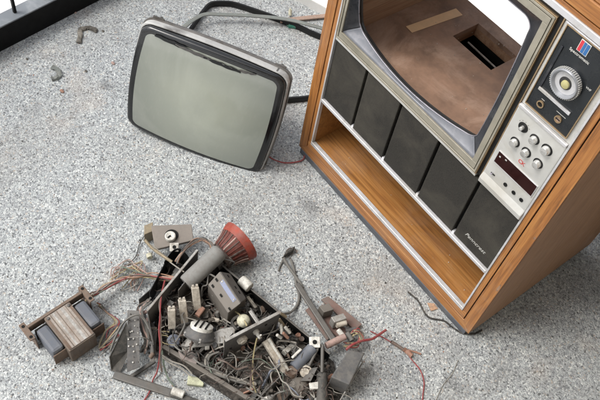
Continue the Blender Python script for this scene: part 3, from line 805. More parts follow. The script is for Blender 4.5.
for (a, b) in ((-ws, -.0005), (lu + .0005, lu + ws)):
    bm = BM(); fbox(bm, FT, (a, b), (lv * .12, lv * .80), (.012, hT - .004)); wd = obj('winding', bm, 'winding', tr, .010)
    bm = BM(); fbox(bm, FT, (a - .002, b + .002) if a < 0 else (a, b + .004), (lv * .80 + .001, lv * .84), (.004, hT - .020)); obj('winding_flange', bm, 'rust', tr, .002)
    bm = BM(); fbox(bm, FT, (a, b), (lv * .06, lv * .13), (.006, hT - .016)); obj('winding_flange', bm, 'black_matt', tr, .002)
bm = BM(); fbox(bm, FT, (-.054, lu + .050), (-.012, -.001), (.052, .086)); obj('mounting_bar', bm, 'rust', tr, .002)
for (a, b) in ((-.074, -.054), (lu + .050, lu + .069)):
    bm = BM(); fbox(bm, FT, (a, b), (-.030, .042), (.078, .083)); fo = obj('mounting_foot', bm, 'rust', tr, .002)
    bm = BM(); fbox(bm, FT, (b - .004, b) if a < 0 else (a, a + .004), (-.030, .042), (.0, .0778)); obj('mounting_foot', bm, 'rust', tr, .001)
    for q in (-.016, .030):
        bm = BM(); lathe(bm, O + u * (a + b) / 2 + v * q + V((0, 0, .0832)), (0, 0, 1), [(0, .0055), (.0006, .0055)], 12); obj('bolt_hole', bm, 'black_matt', fo)
for (a, b) in ((.01, .012), (lu - .01, .012)):
    bm = BM(); lathe(bm, O + u * a + v * b + V((0, 0, hT + .003)), (0, 0, 1), [(0, .006), (.003, .006), (.005, .003)], 6); obj('bolt', bm, 'steel', tr)
st = [L(86, 300, .06), L(93, 295, .07), L(104, 288, .05), L(120, 280, .05), L(135, 277, .05), L(150, 276, .06), L(176, 279, .08)]
cols = ['w_orange', 'w_pink', 'w_red', 'w_yellow', 'w_brown', 'w_orange', 'w_green', 'w_pink', 'w_white', 'w_yellow']
for i in range(10):
    pts = [p + V([random.uniform(-.011, .011) for _ in range(3)]) for p in st]
    pts[0] = st[0] + V((random.uniform(-.006, .006), random.uniform(-.006, .006), random.uniform(-.006, .006)))
    if i >= 6:
        for q in (3, 4): pts[q] = L(random.uniform(112, 142), random.uniform(262, 285), random.uniform(.01, .05))
    bm = BM(); tube(bm, pts, .0021, 5, 6); obj('lead', bm, cols[i], tr, smooth=True)
for i in range(8):
    pts = [L(random.uniform(108, 116), random.uniform(276, 284), .02), L(random.uniform(112, 128), random.uniform(262, 272), random.uniform(.01, .05)), L(random.uniform(124, 143), random.uniform(258, 272), random.uniform(.01, .04)), L(random.uniform(130, 145), random.uniform(270, 286), .03), L(random.uniform(118, 138), random.uniform(284, 292), .01)]
    bm = BM(); tube(bm, pts, .0018, 5, 7); obj('lead', bm, random.choice(['w_orange', 'w_pink', 'w_yellow', 'w_white']), tr, smooth=True)
for i in range(7):
    pts = [L(98 + random.uniform(-2, 3), 305 + random.uniform(-3, 3), .05), L(108 + random.uniform(-3, 3), 312, .02), L(116 + random.uniform(-3, 4), 322, .02), L(108 + random.uniform(-4, 6), 335 + random.uniform(-5, 5), .02), L(103 + random.uniform(-4, 6), 348 + random.uniform(-5, 5), .01), L(122 + random.uniform(-6, 8), 330 + random.uniform(-4, 12), .05)]
    bm = BM(); tube(bm, pts, .002, 5, 7); obj('lead', bm, ['w_red', 'w_yellow', 'w_grey', 'w_red', 'w_white', 'w_brown', 'w_yellow'][i], tr, smooth=True)

# ------------------------------------------------------------------ chassis
ch = thing('television_chassis', 'gutted television chassis heaped with circuit parts, metal plates and tangled wires', 'chassis', L(240, 340))
def plate(name, a, b, h0, h1, th, mat, par=ch, bev=.0008):
    """vertical sheet standing along a-b (pixels at height h1) between heights h0 and h1"""
    A = L(a[0], a[1], h1); B = L(b[0], b[1], h1); d = (B - A); n = V((-d.y, d.x, 0)).normalized() * th
    bm = BM(); z = V((0, 0, h1 - h0)); slab(bm, [A, B, B - z, A - z], n); return obj(name, bm, mat, par, bev)
def flatp(name, pts, th, mat, par=ch, bev=.0008):
    P = [L(*p) for p in pts]; bm = BM(); slab(bm, P, (0, 0, -th)); return obj(name, bm, mat, par, bev)
def bar(name, a, b, hw, hh, mat, par=ch, bev=.001):
    bm = BM(); tube(bm, [L(*a), L(*b)], .01, sub=1, flat=(hw, hh)); return obj(name, bm, mat, par)
def rod(name, a, b, r, mat, par=ch, seg=14):
    return obj(name, one(cyl, L(*a), L(*b), r, seg), mat, par, smooth=True)
flatp('chassis_floor', ((166, 262, .012), (216, 268, .012), (334, 362, .012), (344, 412, .012), (254, 414, .012), (150, 345, .012)), .008, 'sooty')
# sides of the tray
plate('chassis_wall', (218, 262), (330, 354), .0, .075, .003, 'black')
plate('chassis_wall', (197.5, 250), (147, 311), .005, .13, .003, 'dark_grey')
bar('chassis_flange', (197.5, 250, .132), (147, 311, .132), .004, .0025, 'steel_light')
plate('chassis_wall', (147, 312), (153, 345), .0, .11, .003, 'dark_metal')
plate('chassis_wall', (164, 346.5), (262, 407), .0, .045, .003, 'pcb')
bar('chassis_flange', (163, 346, .048), (262, 407, .048), .007, .0025, 'taupe')
bar('chassis_flange', (218, 262, .077), (330, 354, .077), .0035, .0018, 'steel')
plate('chassis_wall', (215, 243), (178, 290), .03, .14, .003, 'steel')
# black bent cover at the top left of the tray
arc = []
for k in range(9):
    t = k / 8; arc.append(L(164 + 27 * t, 262 - 13 * math.sin(math.pi * t) - 2 * t, .10))
bm = BM()
for p, q in zip(arc, arc[1:]): slab(bm, [p, q, q - V((0, 0, .098)), p - V((0, 0, .098))], (.002, -.0015, 0))
bmesh.ops.remove_doubles(bm, verts=bm.verts, dist=1e-5)
obj('black_cover', bm, 'black', ch)
plate('chassis_wall', (165, 262), (149, 292), .0, .085, .003, 'black')
# left hand plates
P = [L(126, 322, .11), L(130, 350, .05), L(119, 373, .005), L(111, 371, .005), L(109, 357, .06)]
bm = BM(); slab(bm, P, (.002, .002, .002)); obj('bent_plate', bm, 'dark_metal', ch)
P = [L(127.5, 310, .10), L(139.5, 311, .10), L(139.5, 367, .05), L(127, 372, .05)]
bm = BM(); slab(bm, P, (0, 0, -.003)); ps = obj('perforated_strip', bm, 'dark_grey', ch)
for k in range(9):
    for j in range(3):
        u_, v_ = (j + .5) / 3, (k + .6) / 9.5
        q = P[0].lerp(P[1], u_).lerp(P[3].lerp(P[2], u_), v_)
        bm = BM(); bmesh.ops.create_icosphere(bm, subdivisions=1, radius=random.uniform(.0012, .0036), matrix=Matrix.Translation(q + V([random.uniform(-.004, .004) for _ in '123']))); obj('solder_dot', bm, 'ivory' if random.random() < .6 else 'steel', ps, smooth=True)
bar('brace_bar', (131, 377, .01), (155, 361, .03), .006, .006, 'dark_metal')
bar('long_bar', (114, 374.5, .012), (172, 393.5, .012), .013, .005, 'steel')
bar('long_bar', (170, 393, .014), (200, 404, .014), .010, .006, 'dark_metal')
rod('bar_cap', (172, 390.5, .022), (184, 395, .022), .013, 'ivory')
plate('chassis_wall', (139, 300), (166, 276), .0, .05, .003, 'dark_metal')
bar('chassis_flange', (148, 350, .02), (141, 315, .05), .006, .004, 'dark_metal')
bar('chassis_flange', (152, 362, .03), (155, 330, .06), .008, .004, 'steel')
# boards inside
flatp('circuit_board', ((158, 300, .05), (196, 288, .05), (214, 316, .045), (178, 340, .045)), .003, 'pcb')
flatp('circuit_board', ((236, 348, .03), (268, 345, .03), (284, 384, .03), (246, 392, .03)), .003, 'pcb')
flatp('circuit_board', ((268, 322, .03), (290, 330, .03), (316, 356, .03), (296, 362, .03)), .003, 'pcb')
# three upright ceramic resistors and a fallen one
for (x, y, hh, tilt) in ((171.5, 308.5, .075, 0), (182, 300, .09, .2), (195, 287, .10, .1)):
    T_ = L(x, y, .135); Bt = L(x + .6, y + 19, .065) if hh < .08 else L(x + 2.5, y + 22, .065)
    d, uu, ww = frame_of(Bt - T_)
    bm = BM(); fbox(bm, (T_, uu, ww, d), (-.0125, .0125), (-.010, .010), (0, (Bt - T_).length)); cr = obj('ceramic_resistor', bm, 'ceramic', ch, .002)
    bm = BM(); fbox(bm, (T_, uu, ww, d), (-.010, -.003), (-.004, .004), (-.008, -.0003)); fbox(bm, (T_, uu, ww, d), (.003, .010), (-.004, .004), (-.008, -.0003)); obj('terminal', bm, 'ceramic', cr)
bar('paper_resistor', (197, 316, .07), (203, 308, .07), .009, .007, 'terracotta')
# focus assembly: pale frame with a slotted ceramic ring
fr = flatp('ring_frame', ((181, 345, .07), (189, 336, .07), (206, 335, .075), (224, 328, .075), (240, 326, .075), (223, 343, .07), (206, 346, .065), (183, 349, .065)), .006, 'steel_light')
for (x, y) in ((184, 349), (190, 349.5), (207, 347.5), (217, 346)):
    flatp('frame_tab', ((x - 2, y - 1.5, .068), (x + 2.5, y - 2, .068), (x + 2.5, y + 1.5, .060), (x - 2, y + 2, .060)), .008, 'ivory')
ax = (L(206, 312, .14) - L(199, 338, .075)).normalized()
o_ = L(199, 337, .075)
bm = BM(); lathe(bm, o_, ax, [(0, .052), (.008, .055), (.016, .048), (.022, .046), (.03, .040)], 32); obj('ring_body', bm, 'dark_grey', ch, smooth=True)
bm = BM(); lathe(bm, o_ + ax * .030, ax, [(0, .038), (.012, .038), (.014, .035), (.0142, .001)], 32); rg = obj('slotted_ring', bm, 'ivory', ch, smooth=True)
_, uu, ww = frame_of(ax)
for k in (-1, 0, 1):
    bm = BM(); c_ = o_ + ax * .0443; fbox(bm, (c_, V(ww), V(uu), ax), (-.037, .037), (k * .018 - .003, k * .018 + .003), (0, .0012)); obj('ring_slot', bm, 'black_matt', rg)
for k in range(5):
    a = k * 1.3; bm = BM(); p = o_ + (V(uu) * math.cos(a) + V(ww) * math.sin(a)) * .05; cyl(bm, p, p + ax * .014, .005, 8); obj('screw', bm, 'steel_light', ch, smooth=True)
bm = BM(); lathe(bm, L(174, 343, .04), (.1, -.1, 1), [(0, .020), (.03, .021), (.034, .012), (.03, .009), (.03, .001)], 20); obj('trimmer_knob', bm, 'w_blue', ch, smooth=True)
flatp('pink_block', ((178, 351, .055), (188, 348.5, .06), (199.5, 356, .055), (196, 365, .05), (181, 359, .05)), .016, 'pink', bev=.002)
flatp('lime_block', ((188, 375, .02), (198, 377.5, .02), (204, 383, .018), (203, 386, .016), (187, 384, .016)), .014, 'lime', bev=.002)
# upright panel with potentiometers
A = L(225, 341, .18); B = L(280.5, 312, .18); dn = V((0, 0, -.14)); nn = (B - A).cross(dn).normalized()
if nn.dot(CAM_P - A) < 0: nn = -nn
bm = BM(); slab(bm, [A, B, B + dn, A + dn], -nn * .003); pn = obj('front_panel', bm, 'dark_grey', ch, .0006)
bm = BM(); tube(bm, [A + V((0, 0, .002)), B + V((0, 0, .002))], .01, sub=1, flat=(.005, .0016)); obj('panel_edge', bm, 'steel_light', ch)
def onpanel(t, s, off=0): return A.lerp(B, t) + dn * s + nn * off
bm = BM(); p = onpanel(.30, .33, .0005); lathe(bm, p, nn, [(0, .018), (.012, .018), (.014, .012), (.018, .012), (.018, .001)], 12); obj('potentiometer', bm, 'ceramic', pn, .001)
bm = BM(); p = onpanel(.56, .34, .0005); lathe(bm, p, nn, [(0, .011), (.008, .011), (.01, .007), (.03, .006), (.032, .001)], 14); obj('shaft', bm, 'ivory', pn, smooth=True)
bm = BM(); cyl(bm, p + nn * .026, p + nn * .03 + V((0, 0, .026)), .003, 8); obj('shaft_pin', bm, 'ivory', pn)
for (t, s_) in ((.75, .3), (.12, .6), (.45, .65), (.68, .7), (.9, .55)):
    bm = BM(); lathe(bm, onpanel(t, s_, .0005), nn, [(0, .005), (.001, .005)], 10); obj('panel_hole', bm, 'black_matt', pn)
for (x, y, x2, y2, mt) in ((279, 319, 284, 326, 'brass'), (281, 324, 282, 334, 'ivory'), (285, 327, 290, 333, 'ivory'), (283, 333, 288, 338, 'terracotta'), (277, 335, 281, 338, 'ivory'), (280, 313, 286, 317, 'brass')):
    rod('neon_lamp', (x, y, .12), (x2, y2, .10), .0055, mt, ch, 10)
bm = BM(); lathe(bm, L(243.5, 322, .10), (0, 0, 1), [(0, .021), (.012, .023), (.022, .018), (.027, .009), (.028, .001)], 20); obj('round_coil', bm, 'cream', ch, smooth=True)
plate('inner_plate', (250, 308), (262, 326), .05, .13, .003, 'steel')
bar('inner_plate', (250, 311, .125), (261, 327, .125), .006, .002, 'steel_light')
# long beam, cylinders and the cluster at the lower right
A2, B2 = L(266, 340, .09), L(286, 372, .05)
bm = BM(); tube(bm, [A2, B2], .01, sub=1, flat=(.015, .010)); obj('beam', bm, 'ceramic', ch)
bar('beam_edge', (268.5, 339, .104), (288.5, 370.5, .064), .004, .0015, 'ivory')
rod('axial_capacitor', (313, 348, .075), (294, 368, .06), .021, 'winding')
bar('foil_tag', (301, 349, .09), (292, 358, .085), .004, .002, 'ivory')
bm = BM(); lathe(bm, L(306, 372, .05), (.2, -.3, 1), [(0, .020), (.01, .022), (.016, .020), (.02, .010), (.026, .010), (.026, .001)], 20); obj('disc_coil', bm, 'ceramic', ch, smooth=True)
bm = BM(); lathe(bm, L(291, 375, .045), (-.2, .1, 1), [(0, .020), (.02, .021), (.026, .018), (.02, .014), (.016, .001)], 20); obj('rusty_cup', bm, 'rust', ch, smooth=True)
bm = BM(); lathe(bm, L(298, 388, .03), (.3, -.2, 1), [(0, .032), (.02, .034), (.03, .026), (.034, .013), (.04, .013), (.041, .001)], 24); obj('fly_coil', bm, 'taupe', ch, smooth=True)
rod('steel_tube', (322, 374, .07), (322, 412, .07), .018, 'dark_metal')
rod('steel_rod', (322.5, 345, .085), (322, 374, .08), .006, 'steel')
rod('steel_rod', (318, 348, .08), (309, 366, .07), .005, 'steel')
flatp('solder_lug', ((309, 383, .08), (322, 381, .08), (320, 389, .08), (310, 390, .08)), .004, 'ivory')
flatp('tin_shield', ((318, 367, .08), (311, 381, .08), (300, 381, .07), (312, 368, .07)), .003, 'steel')
plate('tin_shield', (284, 372), (254, 402), .02, .07, .003, 'dark_grey')
flatp('corner_shield', ((286, 384, .04), (292, 392, .04), (280, 405, .04), (272, 405, .04)), .01, 'dark_metal')
# square mounting nuts, white
def nut(x, y, h, mat='ivory', par=ch, s_=.0185):
    c_ = L(x, y, h); vd = (CAM_P - c_).normalized(); n_ = (vd + V((0, 0, .8))).normalized(); uu = (L(x + 5, y, h) - c_); uu = (uu - n_ * uu.dot(n_)).normalized(); ww = n_.cross(uu)
    bm = BM(); fbox(bm, (c_, uu, ww, n_), (-s_, s_), (-s_, s_), (0, .006)); o = obj('square_nut', bm, mat, par, .003)
    bm = BM(); lathe(bm, c_ + n_ * .0062, n_, [(0, s_ * .42), (.0006, s_ * .42)], 16); obj('nut_hole', bm, 'black_matt', o)
nut(314.7, 342.5, .09)

# random small components soldered over the tray
poly = [(168, 268), (214, 272), (326, 360), (334, 400), (262, 402), (158, 342)]
def inside(x, y):
    c_ = False
    for i in range(len(poly)):
        (x1, y1), (x2, y2) = poly[i], poly[i - 1]
        if (y1 > y) != (y2 > y) and x < (x2 - x1) * (y - y1) / (y2 - y1) + x1: c_ = not c_
    return c_
def rnd_in():
    while True:
        x, y = random.uniform(150, 340), random.uniform(262, 402)
        if inside(x, y): return x, y
def rdir(f=.4):
    a = random.uniform(0, 2 * math.pi); return V((math.cos(a), math.sin(a), random.uniform(-.1, f))).normalized()
cm = ['sooty', 'dark_metal', 'black', 'sooty', 'dark_metal', 'dark_grey', 'rust', 'sooty', 'ceramic', 'dark_grey', 'steel', 'taupe', 'pcb', 'black', 'rust', 'w_brown', 'dusty_can', 'w_grey', 'ivory', 'terracotta', 'dark_metal', 'steel_light']
for i in range(84):
    x, y = rnd_in(); h = random.uniform(.018, .055); p = L(x, y, h); d = rdir(); ln = random.uniform(.014, .034); r = random.uniform(.004, .0085)
    bm = BM()
    lathe(bm, p, d, [(0, r * .8), (.003, r), (ln - .003, r), (ln, r * .8)], 10)
    tube(bm, [p - d * .018 + V((0, 0, -.008)), p - d * .008, p + d * (ln + .008), p + d * (ln + .018) + V((0, 0, -.010))], .0009, 4, 3)
    obj('resistor', bm, random.choice(cm), ch, smooth=True)
for i in range(80):
    x, y = rnd_in(); h = random.uniform(.014, .04); p = L(x, y, h); d = (V((0, 0, 1)) + rdir() * .3).normalized(); r = random.uniform(.004, .012)
    bm = BM(); hh = random.uniform(.012, .04)
    lathe(bm, p, d, [(0, r), (hh - .003, r), (hh, r * .85), (hh - .001, r * .7), (hh - .001, .001)], 14); obj('capacitor', bm, random.choice(cm), ch, smooth=True)
for i in range(90):
    x, y = rnd_in(); h = random.uniform(.02, .06); c_ = L(x, y, h); d = rdir(.6); _, uu, ww = frame_of(d); a, b, c2 = random.uniform(.008, .03), random.uniform(.002, .012), random.uniform(.004, .012)
    bm = BM(); fbox(bm, (c_, d, V(uu), V(ww)), (-a, a), (-b, b), (-c2, c2)); obj('terminal_strip', bm, random.choice(cm), ch, .001)
# wiring
def wire(pts, mat, r=.0022, par=ch, name='wire'):
    bm = BM(); tube(bm, [L(*p) for p in pts], r, 5, 7); return obj(name, bm, mat, par, smooth=True)
wc = ['w_grey'] * 6 + ['w_dark'] * 5 + ['w_white'] * 4 + ['w_brown'] * 3 + ['w_yellow', 'w_pink', 'w_orange', 'w_red', 'w_green', 'w_blue']
for i in range(70):
    x, y = rnd_in(); pts = []; a = random.uniform(0, 6.28); h = random.uniform(.03, .09)
    for k in range(random.randint(4, 8)):
        pts.append((x, y, max(.012, h))); a += random.uniform(-1.1, 1.1); st_ = random.uniform(5, 14)
        nx_, ny_ = x + st_ * math.cos(a), y + st_ * .9 * math.sin(a)
        if not inside(nx_, ny_): a += 2.2; nx_, ny_ = x + st_ * math.cos(a), y + st_ * .9 * math.sin(a)
        x, y = nx_, ny_; h += random.uniform(-.02, .02)
    wire(pts, random.choice(wc), random.choice([.0014, .0018, .0022, .003]))
wire(((165, 280, .14), (162, 292, .12), (160.5, 304, .14), (160, 318, .135), (159, 330, .12), (160, 345, .10), (159.5, 358, .07), (157, 372, .02), (153, 380, .008), (149, 393, .006), (143, 402, .006)), 'w_red', .0026)
wire(((165, 280, .138), (163, 292, .118), (159.5, 304, .138), (161, 318, .133), (160.5, 330, .118), (161.5, 345, .10), (160, 358, .07), (162, 372, .03)), 'w_brown', .003)
wire(((162, 350, .06), (164, 365, .03), (168, 378, .015), (174, 386, .012)), 'w_green', .003)
wire(((162, 357, .05), (170, 363, .04), (182, 369, .04), (190, 376, .035)), 'w_white', .0024)
wire(((162, 355, .055), (171, 361, .045), (184, 366, .045), (192, 374, .04)), 'w_white', .0024)
wire(((110, 352, .02), (116, 336, .06), (124, 322, .10), (135, 315, .12), (143, 318, .11), (150, 330, .09), (153, 342, .07)), 'w_grey', .004)
wire(((100, 356, .01), (118, 341, .04), (140, 337, .12), (155, 343, .08)), 'w_grey', .0018)
wire(((225, 346, .07), (214, 350, .06), (206, 358, .06), (207, 368, .06), (218, 373, .06), (240, 380, .05), (256, 388, .05), (262, 396, .05)), 'w_white', .0034)
wire(((219, 352, .07), (209, 357, .07), (210, 370, .06), (226, 378, .055), (246, 384, .05)), 'w_grey', .004)
wire(((257, 338, .14), (254, 352, .10), (252.5, 368, .07), (253, 382, .06), (256, 393, .05)), 'w_yellow', .0024)
wire(((222, 367, .07), (227, 371, .06), (223, 377, .055), (216, 374, .05)), 'w_grey', .003)
wire(((225, 378, .06), (250, 356, .07), (262, 344, .08)), 'w_grey', .0025)
wire(((262, 388, .05), (270, 372, .06), (279, 366, .07), (277, 354, .07)), 'w_blue', .005)
wire(((266, 396, .05), (272, 384, .06), (271, 374, .06), (280, 362, .06)), 'w_white', .003)
wire(((225, 303, .09), (232, 309, .09), (242, 317, .12), (247, 326, .13)), 'w_yellow', .0026)
wire(((226, 314, .09), (236, 309, .1), (246, 308, .11), (256, 311, .1)), 'w_dark', .0035)
wire(((237, 330, .09), (232, 322, .1), (238, 316, .11), (246, 314, .1)), 'w_dark', .005)
# a bundle between the flyback can and the plate, over the top corner
for i in range(9):
    j = lambda: random.uniform(-2, 2)
    wire(((176 + j(), 262 + j(), .11), (184 + j(), 250 + j(), .12), (194 + j(), 241 + j(), .11), (205 + j(), 240 + j(), .11), (212 + j(), 247 + j(), .12), (208 + j(), 256 + j(), .12)), random.choice(['w_orange', 'w_brown', 'w_dark', 'w_grey', 'w_yellow']), .0026)
for i in range(6):
    j = lambda: random.uniform(-3, 3)
    wire(((150 + j(), 300 + j(), .06), (140 + j(), 310 + j(), .06), (143 + j(), 326 + j(), .06), (148 + j(), 340 + j(), .05), (143 + j(), 352 + j(), .04)), random.choice(['w_brown', 'w_dark', 'w_pink', 'w_grey']), .0035)
for i in range(16):
    x, y = random.uniform(141, 152), random.uniform(312, 358); bm = BM(); p = L(x, y, .04); d = rdir(.5)
    lathe(bm, p, d, [(0, .005), (.003, .007), (.018, .007), (.02, .005)], 10); obj('resistor', bm, random.choice(['w_pink', 'ceramic', 'pcb', 'rust', 'dark_grey', 'ivory']), ch, smooth=True)

# fine dusty wire ends everywhere over the tray: nobody could count them
bm = BM()
for i in range(320):
    x, y = rnd_in(); a = random.uniform(0, 6.28); h = random.uniform(.03, .085); pts = []
    for k in range(random.randint(3, 6)):
        pts.append(L(x, y, max(.012, h))); a += random.uniform(-1.3, 1.3); q = random.uniform(2, 8)
        x += q * math.cos(a); y += q * .9 * math.sin(a); h += random.uniform(-.025, .018)
    tube(bm, pts, random.choice([.0008, .0011, .0015]), 4, 4, mi=random.randrange(6))
tg = obj('wire_tangle', bm, ['w_grey', 'w_dark', 'w_brown', 'sooty', 'w_white', 'copper_dark'], ch, smooth=True); tg['kind'] = 'stuff'
bm = BM()
for i in range(420):
    x, y = rnd_in(); q = random.uniform(.002, .006)
    bmesh.ops.create_icosphere(bm, subdivisions=1, radius=q, matrix=Matrix.Translation(L(x, y, random.uniform(.012, .04))) @ Matrix.Diagonal((1, random.uniform(.5, 1.4), random.uniform(.4, 1), 1)))
for f in bm.faces: f.material_index = (f.index // 20 if f.index > 0 else 0) % 5
gr = obj('grime', bm, ['sooty', 'rust', 'dark_grey', 'taupe', 'steel'], ch); gr['kind'] = 'stuff'

# grey capacitor can lying on the chassis
Ca, Cb = L(220, 251.5, .155), L(186, 284, .115)
bm = BM(); d = Cb - Ca; ln = d.length
lathe(bm, Ca, d, [(-.004, .012), (-.003, .024), (.003, .030), (.010, .031), (ln - .006, .031), (ln, .028), (ln + .001, .004)], 32)
o = obj('capacitor_can', bm, 'dusty_can', base=(Ca + Cb) / 2, smooth=True); tag(o, 'fat dusty grey cylinder lying across the top of the chassis beside the orange yoke', 'capacitor')
# white insulator on the chassis rail
o = rod('insulator', (241, 279.5, .085), (250, 288, .085), .019, 'ivory', None); tag(o, 'short white insulator sleeve on the black chassis rail below the orange yoke', 'insulator')

# tuner
tu = thing('tuner', 'dented metal tuner box with slots and a blue label in the middle of the scrap', 'tuner', L(228, 292))
R1, R2 = L(219.5, 271.5, .165), L(240.5, 303.5, .165)
L1, L2 = L(208, 284.5, .135), L(228, 313, .135)
S1, S2 = L(229.5, 273.5, .125), L(246, 299, .125)
zb = V((0, 0, 1))
def dn_(p, h): return V((p.x, p.y, G0 + h))
bm = BM()
loft(bm, [[R1, S1, dn_(S1, .05), dn_(L1, .05), L1], [R2, S2, dn_(S2, .05), dn_(L2, .05), L2]])
tb = obj('tuner_box', bm, 'taupe', tu, .002)
nL = (R2 - R1).cross(L1 - R1).normalized(); nL = nL if nL.z > 0 else -nL
nS = (R2 - R1).cross(S1 - R1).normalized(); nS = nS if nS.z > 0 else -nS
def quad(P0, P1, Q0, Q1, a0, a1, b0, b1): # along 0->1, across P->Q
    f = lambda a, b: P0.lerp(P1, a).lerp(Q0.lerp(Q1, a), b)
    return [f(a0, b0), f(a1, b0), f(a1, b1), f(a0, b1)]
bm = BM(); slab(bm, [p + nS * .0006 for p in quad(R1, R2, S1, S2, .02, .98, .03, .97)], nS * .0015); obj('tuner_lid', bm, 'steel', tu)
bm = BM(); slab(bm, [p + nL * .0006 for p in quad(R1, R2, L1, L2, .22, .86, .08, .36)], nL * .0008); obj('label_plate', bm, 'blue_label', tu)
for (P0, P1, Q0, Q1, a, b, n_) in ((R1, R2, L1, L2, .06, .35, nL), (R1, R2, L1, L2, .10, .75, nL), (R1, R2, L1, L2, .46, .66, nL), (R1, R2, S1, S2, .1, .5, nS), (R1, R2, S1, S2, .5, .5, nS), (R1, R2, S1, S2, .68, .55, nS), (R1, R2, L1, L2, .9, .7, nL)):
    bm = BM(); slab(bm, [p + n_ * .0024 for p in quad(P0, P1, Q0, Q1, a, a + .09, b, b + .12)], n_ * .0008); obj('slot', bm, 'black_matt', tu)
bm = BM(); p = L(226, 281, .16); 
for t in (.25, .82):
    bm2 = BM(); lathe(bm2, R1.lerp(R2, t).lerp(L1.lerp(L2, t), .2) + nL * .001, nL, [(0, .004), (.002, .003)], 8); obj('screw', bm2, 'steel_light', tu)
bm.free()

# deflection yoke
rc_ = L(240.5, 241, .080); ra = (L(255, 228, .10) - rc_).normalized(); ra = (L(253.5, 230.5, .088) - rc_).normalized()
yk = thing('deflection_yoke', 'orange red flared deflection yoke with copper windings at the top of the scrap heap', 'deflection yoke', dn_(rc_, 0))
bm = BM(); lathe(bm, rc_, ra, [(-.024, .071), (-.018, .0745), (-.006, .079), (.006, .081), (.006, .074), (-.016, .070), (-.05, .045)], 40); obj('flare', bm, 'yoke_red', yk, smooth=True)
bm = BM()
pr = [(-.082, .046), (-.074, .051), (-.056, .0565), (-.038, .063), (-.0245, .0700)]
lathe(bm, rc_, ra, pr + [(-.026, .05), (-.082, .03)], 40); wn = obj('winding', bm, 'copper', yk, smooth=True)
_, uu, ww = frame_of(ra)
for k in range(26):
    a = 2 * math.pi * k / 26; e_ = V(uu) * math.cos(a) + V(ww) * math.sin(a)
    bm = BM(); tube(bm, [rc_ + ra * t + e_ * (r + .0004) for t, r in pr], .0022 if k % 3 else .0035, 5, 3); obj('wire_turn', bm, 'copper_dark' if k % 2 else ('w_pink' if k % 6 == 0 else 'copper'), wn, smooth=True)
bm = BM(); lathe(bm, rc_, ra, [(-.104, .034), (-.102, .049), (-.090, .053), (-.083, .051), (-.081, .03)], 32); obj('neck_ring', bm, 'copper_dark', yk, smooth=True)
bm = BM(); lathe(bm, rc_, ra, [(-.13, .026), (-.13, .034), (-.106, .036), (-.105, .02)], 24); obj('neck_clamp', bm, 'dark_grey', yk, smooth=True)
for i in range(5):
    pts = [rc_ + ra * -.11 + V(uu) * (-.03 + .012 * i) + V(ww) * .04, L(230 + i, 258 + i, .10), L(224 + 2 * i, 266, .07), L(231 + i * 2, 262 + i, .03)]
    bm = BM(); tube(bm, pts, .0025, 5, 7); obj('lead', bm, ['w_grey', 'w_white', 'w_brown', 'w_dark', 'w_grey'][i], yk, smooth=True)

# socket plate
sp_ = thing('socket_board', 'grey brown board with a white tube socket in its round hole, beyond the chassis', 'socket board', L(172, 238))
Pq = [L(151, 225.5, .075), L(191.5, 224, .085), L(193.5, 240, .085), L(155, 249.5, .075)]
nb = (Pq[1] - Pq[0]).cross(Pq[3] - Pq[0]).normalized(); nb = nb if nb.z > 0 else -nb
bm = BM(); slab(bm, Pq, -nb * .012); sb = obj('board', bm, 'bakelite', sp_, .002)
cs = L(171.5, 235.5, .081)
bm = BM(); lathe(bm, cs + nb * .002, nb, [(-.001, .024), (.0005, .024)], 28); obj('board_hole', bm, 'black_matt', sb)
cs2 = L(170.5, 237.5, .085)
bm = BM(); lathe(bm, cs2, nb, [(0, .019), (.012, .019), (.014, .016), (.010, .010), (.010, .001)], 24); so = obj('tube_socket', bm, 'ivory', sp_, smooth=True)
bm = BM(); fbox(bm, (cs2 + nb * .0105, V(ra), nb.cross(V(ra)).normalized(), nb), (-.012, .002), (-.003, .003), (0, .0015)); obj('socket_slot', bm, 'black_matt', so)
nut(174.3, 247.5, .088, 'ivory', sp_, .016)
bm = BM(); fbox(bm, (L(148, 233, .03), (L(160, 228, .03) - L(148, 233, .03)).normalized(), (L(148, 240, .03) - L(148, 233, .03)).normalized(), V((0, 0, 1))), (-.014, .02), (-.02, .02), (-.03, .03)); obj('side_bracket', bm, 'brass', sp_, .002)
bm = BM(); tube(bm, [L(145, 240, .07), L(152, 248, .09), L(163, 256, .12), L(172, 262, .12)], .0055, 8); obj('brass_arm', bm, 'brass', sp_, smooth=True)
bm = BM(); cyl(bm, L(149, 254, .02), L(150, 258, .02), .011, 12); obj('spacer', bm, 'cream', sp_, smooth=True)
bm = BM(); tube(bm, [L(155, 228, .06), L(147, 233, .03), L(140, 243, .01), L(136, 256, .008), L(128, 264, .006), L(124, 265, .006)], .0018, 5); obj('lead', bm, 'w_dark', sp_, smooth=True)
bm = BM(); tube(bm, [L(152, 245, .07), L(160, 252, .10), L(170, 262, .12), L(184, 272, .13)], .0022, 5); obj('lead', bm, 'w_white', sp_, smooth=True)

